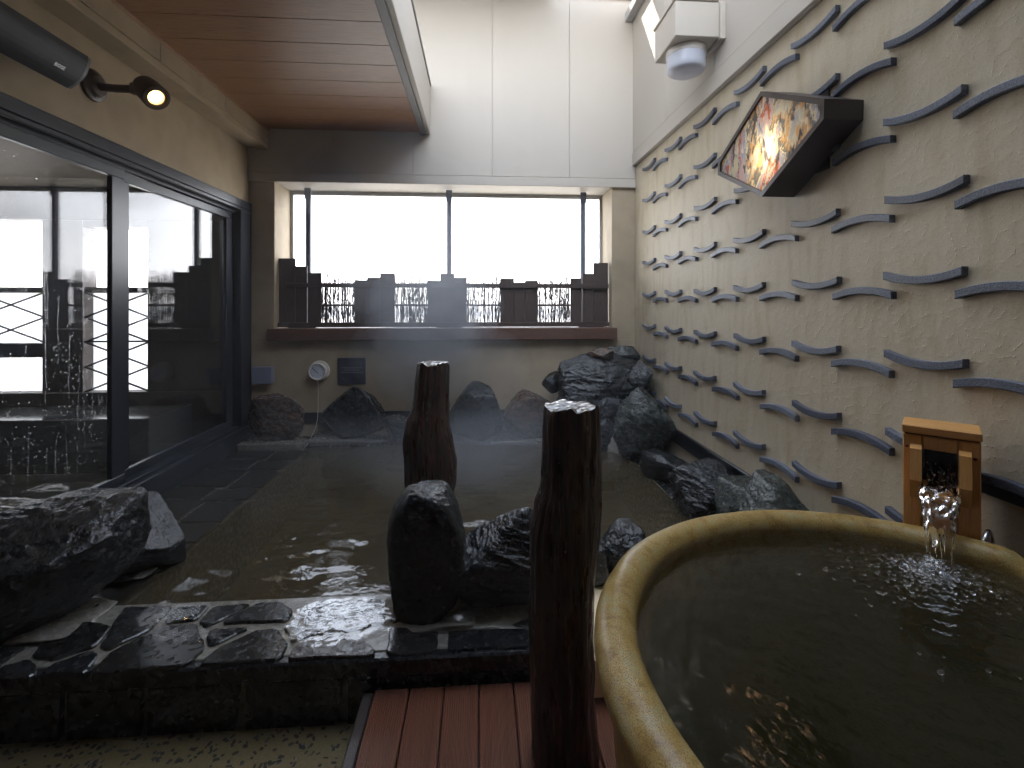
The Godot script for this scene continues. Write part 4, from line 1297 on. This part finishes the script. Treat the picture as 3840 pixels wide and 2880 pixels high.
	box("board", sg, mats.ink, -1.597, -1.287, -0.895, -0.593, BACK - 0.006, BACK + 0.011, 0.002)
	var q := QuadMesh.new()
	q.size = Vector2(0.304, 0.296)
	part("print", q, sm, sg, V(-1.442, -0.744, BACK - 0.0075))
	# loudspeaker: a long bar tilted downwards
	var sp := thing("wall_speaker", "long black loudspeaker tilted down on the wall above the glass door", "loudspeaker", V(-2.44, 1.3, 2.6))
	var tilt := Basis(Vector3.BACK, deg_to_rad(-32))
	var pf := []
	for k in 9:
		var u := k / 8.0 * 2.0 - 1.0
		pf.append(Vector3(0.075 + 0.03 * (1.0 - u * u), u * 0.11, 0))
	pf.append(Vector3(-0.075, 0.08, 0))
	pf.append(Vector3(-0.075, -0.08, 0))
	var c0 := V(-2.40, 1.40, 2.98)
	part("case", prism(pf, Vector3(0, 0, 0.92)), mats.speaker, sp, c0 + Vector3(0, 0, 0.012), tilt)
	var pe := []
	for p in pf: pe.append(p * 0.97)
	part("end_cap", prism(pe, Vector3(0, 0, 0.022)), mats.speaker_end, sp, c0 - Vector3(0, 0, 0.0105), tilt)
	box("bracket", sp, mats.speaker, WALL_L + 0.002, -2.46, 1.36, 1.46, 2.5, 2.6)
	var tx := TextMesh.new()
	var fo := SystemFont.new()
	fo.font_names = PackedStringArray(["Droid Sans"])
	fo.font_weight = 700
	tx.font = fo
	tx.text = "BOSE"
	tx.font_size = 16
	tx.pixel_size = 0.0017
	tx.depth = 0.002
	part("logo", tx, mats.logo, sp, c0 + tilt * Vector3(0.1055, -0.02, 0.15), tilt * Basis(Vector3.UP, PI / 2))
	# spot lamp
	var sl := thing("spot_lamp", "bronze adjustable spot lamp glowing warm on the wall above the door", "lamp", V(WALL_L, 1.47, 3.36))
	var side := Basis(Vector3.BACK, -PI / 2)
	part("base", lathe([Vector2(0.001, 0.05), Vector2(0.06, 0.05), Vector2(0.072, 0.045), Vector2(0.078, 0.026), Vector2(0.10, 0.022), Vector2(0.104, 0.016), Vector2(0.104, 0.0)]), mats.spot_metal, sl, V(WALL_L + 0.001, 1.465, 3.38), side)
	part("arm", tube([V(WALL_L + 0.03, 1.46, 3.38), V(-2.42, 1.45, 3.38), V(-2.26, 1.44, 3.36)], 0.026, 14), mats.spot_metal, sl)
	part("knuckle", tube([V(-2.28, 1.41, 3.36), V(-2.28, 1.47, 3.36)], 0.034, 16), mats.spot_metal, sl)
	var aim := Vector3(0.7, -0.62, 0.38).normalized()
	var hb := Basis(aim.cross(Vector3.UP).normalized(), aim, aim.cross(Vector3.UP).normalized().cross(aim))
	var hc := V(-2.19, 1.43, 3.35)
	var head := part("head", lathe([Vector2(0.001, -0.10), Vector2(0.05, -0.095), Vector2(0.072, -0.06), Vector2(0.08, 0.0), Vector2(0.082, 0.105), Vector2(0.079, 0.11), Vector2(0.052, 0.11), Vector2(0.048, 0.10), Vector2(0.046, 0.04), Vector2(0.03, 0.0), Vector2(0.001, -0.005)]), mats.spot_metal, sl, hc, hb)
	part("reflector", lathe([Vector2(0.0475, 0.098), Vector2(0.044, 0.05), Vector2(0.028, 0.01)]), mats.white_plastic, head, Vector3.ZERO, Basis.IDENTITY, true)
	var bs := SphereMesh.new()
	bs.radius = 0.03
	bs.height = 0.06
	part("bulb", bs, mats.bulb, head, Vector3(0, 0.055, 0), Basis.IDENTITY, true)
	var spot := SpotLight3D.new()
	spot.name = "spot_light"
	spot.light_color = C(255, 205, 135)
	spot.light_energy = 0.1
	spot.light_size = 0.05
	spot.spot_range = 12.0
	spot.spot_attenuation = 2.0
	spot.spot_angle = 55.0
	spot.shadow_enabled = true
	add_child(spot)
	spot.look_at_from_position(hc + aim * 0.115, hc + aim * 2.0)
	# beacon-like bulkhead light under its box
	var bl := thing("bulkhead_light", "beige box light with a frosted round lens high on the panel wall", "light fitting", V(1.6, 1.8, 3.62))
	box("back_plate", bl, mats.beige_metal, 1.765, WALL_R - 0.036, 1.955, 2.225, 3.40, 3.85, 0.004)
	box("case", bl, mats.beige_metal, 1.43, 1.764, 1.973, 2.235, 3.42, 3.83, 0.006)
	box("top_cover", bl, mats.beige_metal, 1.42, 1.762, 2.238, 2.26, 3.41, 3.84, 0.004)
	part("collar", lathe([Vector2(0.001, 0.0), Vector2(0.147, 0.0), Vector2(0.149, -0.006), Vector2(0.149, -0.045), Vector2(0.144, -0.05)]), mats.white_plastic, bl, V(1.60, 1.9725, 3.62))
	part("lens", lathe([Vector2(0.144, -0.046), Vector2(0.143, -0.12), Vector2(0.140, -0.15), Vector2(0.128, -0.168), Vector2(0.09, -0.18), Vector2(0.001, -0.186)]), mats.lens, bl, V(1.60, 1.9725, 3.62))
	build_lantern()

func build_lantern() -> void:
	var x0 := 1.64
	var o := thing("art_glass_lantern", "dark timber hexagonal wall lantern with glowing mottled art glass", "lantern", V(1.74, 0.63, 2.69))
	var hexa := [Vector2(2.697, 1.251), Vector2(2.18, 0.986), Vector2(2.183, 0.89), Vector2(2.688, 0.633), Vector2(3.205, 0.900), Vector2(3.2, 0.995)]
	var mid := Vector2(2.692, 0.943)
	var inner := []
	for k in 6:
		# inset by the board thickness along both neighbouring edges
		var a: Vector2 = hexa[(k + 5) % 6]
		var b: Vector2 = hexa[k]
		var c: Vector2 = hexa[(k + 1) % 6]
		var n1 := (b - a).orthogonal().normalized()
		var n2 := (c - b).orthogonal().normalized()
		if n1.dot(mid - b) < 0: n1 = -n1
		if n2.dot(mid - b) < 0: n2 = -n2
		inner.append(b + (n1 + n2) * 0.028 / (1.0 + n1.dot(n2)))
	for k in 6:
		var a: Vector2 = hexa[k]
		var b: Vector2 = hexa[(k + 1) % 6]
		var c: Vector2 = inner[(k + 1) % 6]
		var d: Vector2 = inner[k]
		part("side_board", prism([V(x0, a.y, a.x), V(x0, b.y, b.x), V(x0, c.y, c.x), V(x0, d.y, d.x)], Vector3(WALL_R - 0.001 - x0, 0, 0)), mats.lantern_wood, o)
	# the glass: streaks and blots of colour
	var img := Image.create(512, 320, false, Image.FORMAT_RGB8)
	var na := FastNoiseLite.new()
	na.seed = 2
	na.frequency = 0.007
	na.fractal_octaves = 4
	na.domain_warp_enabled = true
	na.domain_warp_amplitude = 46.0
	na.domain_warp_frequency = 0.02
	var nb := FastNoiseLite.new()
	nb.seed = 5
	nb.frequency = 0.022
	nb.fractal_octaves = 3
	nb.domain_warp_enabled = true
	nb.domain_warp_amplitude = 22.0
	nb.domain_warp_frequency = 0.05
	var pal := [C(222, 216, 192), C(196, 200, 200), C(190, 108, 78), C(206, 186, 196), C(168, 176, 204), C(232, 224, 198), C(120, 124, 130), C(214, 176, 128), C(208, 210, 200), C(182, 186, 196)]
	for y in 320:
		for x in 512:
			var t := (na.get_noise_2d(x + y * 0.3, y * 0.5) * 0.5 + 0.5) * 1.7 - 0.35
			var c: Color = pal[clampi(int(t * pal.size()), 0, pal.size() - 1)]
			var s := nb.get_noise_2d(x * 1.3, y * 0.5)
			if s > 0.3: c = c.lerp(C(64, 64, 76), clampf((s - 0.3) * 6.0, 0, 0.85))
			elif s < -0.38: c = c.lerp(C(246, 240, 224), clampf((-0.38 - s) * 6.0, 0, 0.8))
			img.set_pixel(x, y, c)
	var gm: StandardMaterial3D = mat("art_glass", Color.WHITE, 0.22, {"tri": false, "albedo": ImageTexture.create_from_image(img), "coat": 0.5, "coat_rough": 0.08})
	gm.backlight_enabled = true
	gm.backlight = Color(1, 1, 1)
	var v := PackedVector3Array([V(x0 + 0.012, mid.y, mid.x)])
	var uv := PackedVector2Array([Vector2(0.5, 0.5)])
	var idx := PackedInt32Array()
	for k in 6:
		var p: Vector2 = inner[k].lerp(mid, -0.012)
		v.append(V(x0 + 0.012, p.y, p.x))
		uv.append(Vector2(0.5 - (p.x - mid.x) / 1.06, 0.5 - (p.y - mid.y) / 0.66))
		idx.append_array([0, 1 + k, 1 + (k + 1) % 6])
	part("art_glass", smooth(v, idx, uv), gm, o)
	box("back_board", o, mats.lantern_wood, WALL_R - 0.012, WALL_R - 0.002, 0.72, 1.16, 2.4, 3.0, 0.002)
	var bs := SphereMesh.new()
	bs.radius = 0.026
	bs.height = 0.052
	part("bulb", bs, mats.bulb, o, V(1.745, 0.885, 2.66))
	part("bulb_holder", tube([V(1.758, 0.885, 2.66), V(WALL_R - 0.012, 0.885, 2.66)], 0.018, 12), mats.white_plastic, o)
	var l := OmniLight3D.new()
	l.name = "lantern_light"
	l.light_color = C(255, 222, 168)
	l.light_energy = 0.035
	l.light_size = 0.02
	l.omni_range = 6.0
	l.omni_attenuation = 2.0
	l.shadow_enabled = true
	add_child(l)
	l.position = V(1.745, 0.885, 2.66)

func build_steam() -> void:
	var fm := FogMaterial.new()
	fm.density = 0.21
	fm.albedo = Color(0.97, 0.98, 1.0)
	var thin := FogMaterial.new()
	thin.density = 0.06
	thin.albedo = fm.albedo
	var fog := RandomNumberGenerator.new()
	fog.seed = 12
	# a plume leaning up past the window, wisps over the water, and a little under the soffit
	for k in 52:
		var c := Vector3(-0.45, -0.7, 4.9).lerp(Vector3(-0.85, 0.7, 5.1), fmod(k * 0.37, 1.0))
		var w := Vector3(0.95, 0.9, 0.7)
		if k % 5 == 1 or k >= 34:
			c = Vector3(fog.randf_range(-1.3, 1.0), -1.15, fog.randf_range(3.4, 5.0))
			w = Vector3(1.0, 0.5, 0.8)
		elif k % 5 == 2:
			c = Vector3(fog.randf_range(-2.0, -0.7), 1.25, 5.1)
			w = Vector3(1.1, 0.6, 0.7)
		c += Vector3(fog.randfn(0, 0.28), fog.randfn(0, 0.15), fog.randfn(0, 0.18))
		w *= fog.randf_range(0.55, 1.35)
		c.z = minf(c.z, 5.5 - w.z * 0.5)
		c.x = maxf(c.x, -2.5 + w.x * 0.5)
		var f := FogVolume.new()
		f.name = numbered("steam")
		f.shape = RenderingServer.FOG_VOLUME_SHAPE_ELLIPSOID
		f.size = w
		f.material = thin if k % 5 == 1 or k >= 34 else fm
		add_child(f)
		f.position = V(c.x, c.y, c.z)
		f.rotation = Vector3(0, 0, fog.randf_range(-0.5, 0.5))
		tag(f, "soft white steam drifting up from the pool before the window", "steam", "steam over the pool", "stuff")
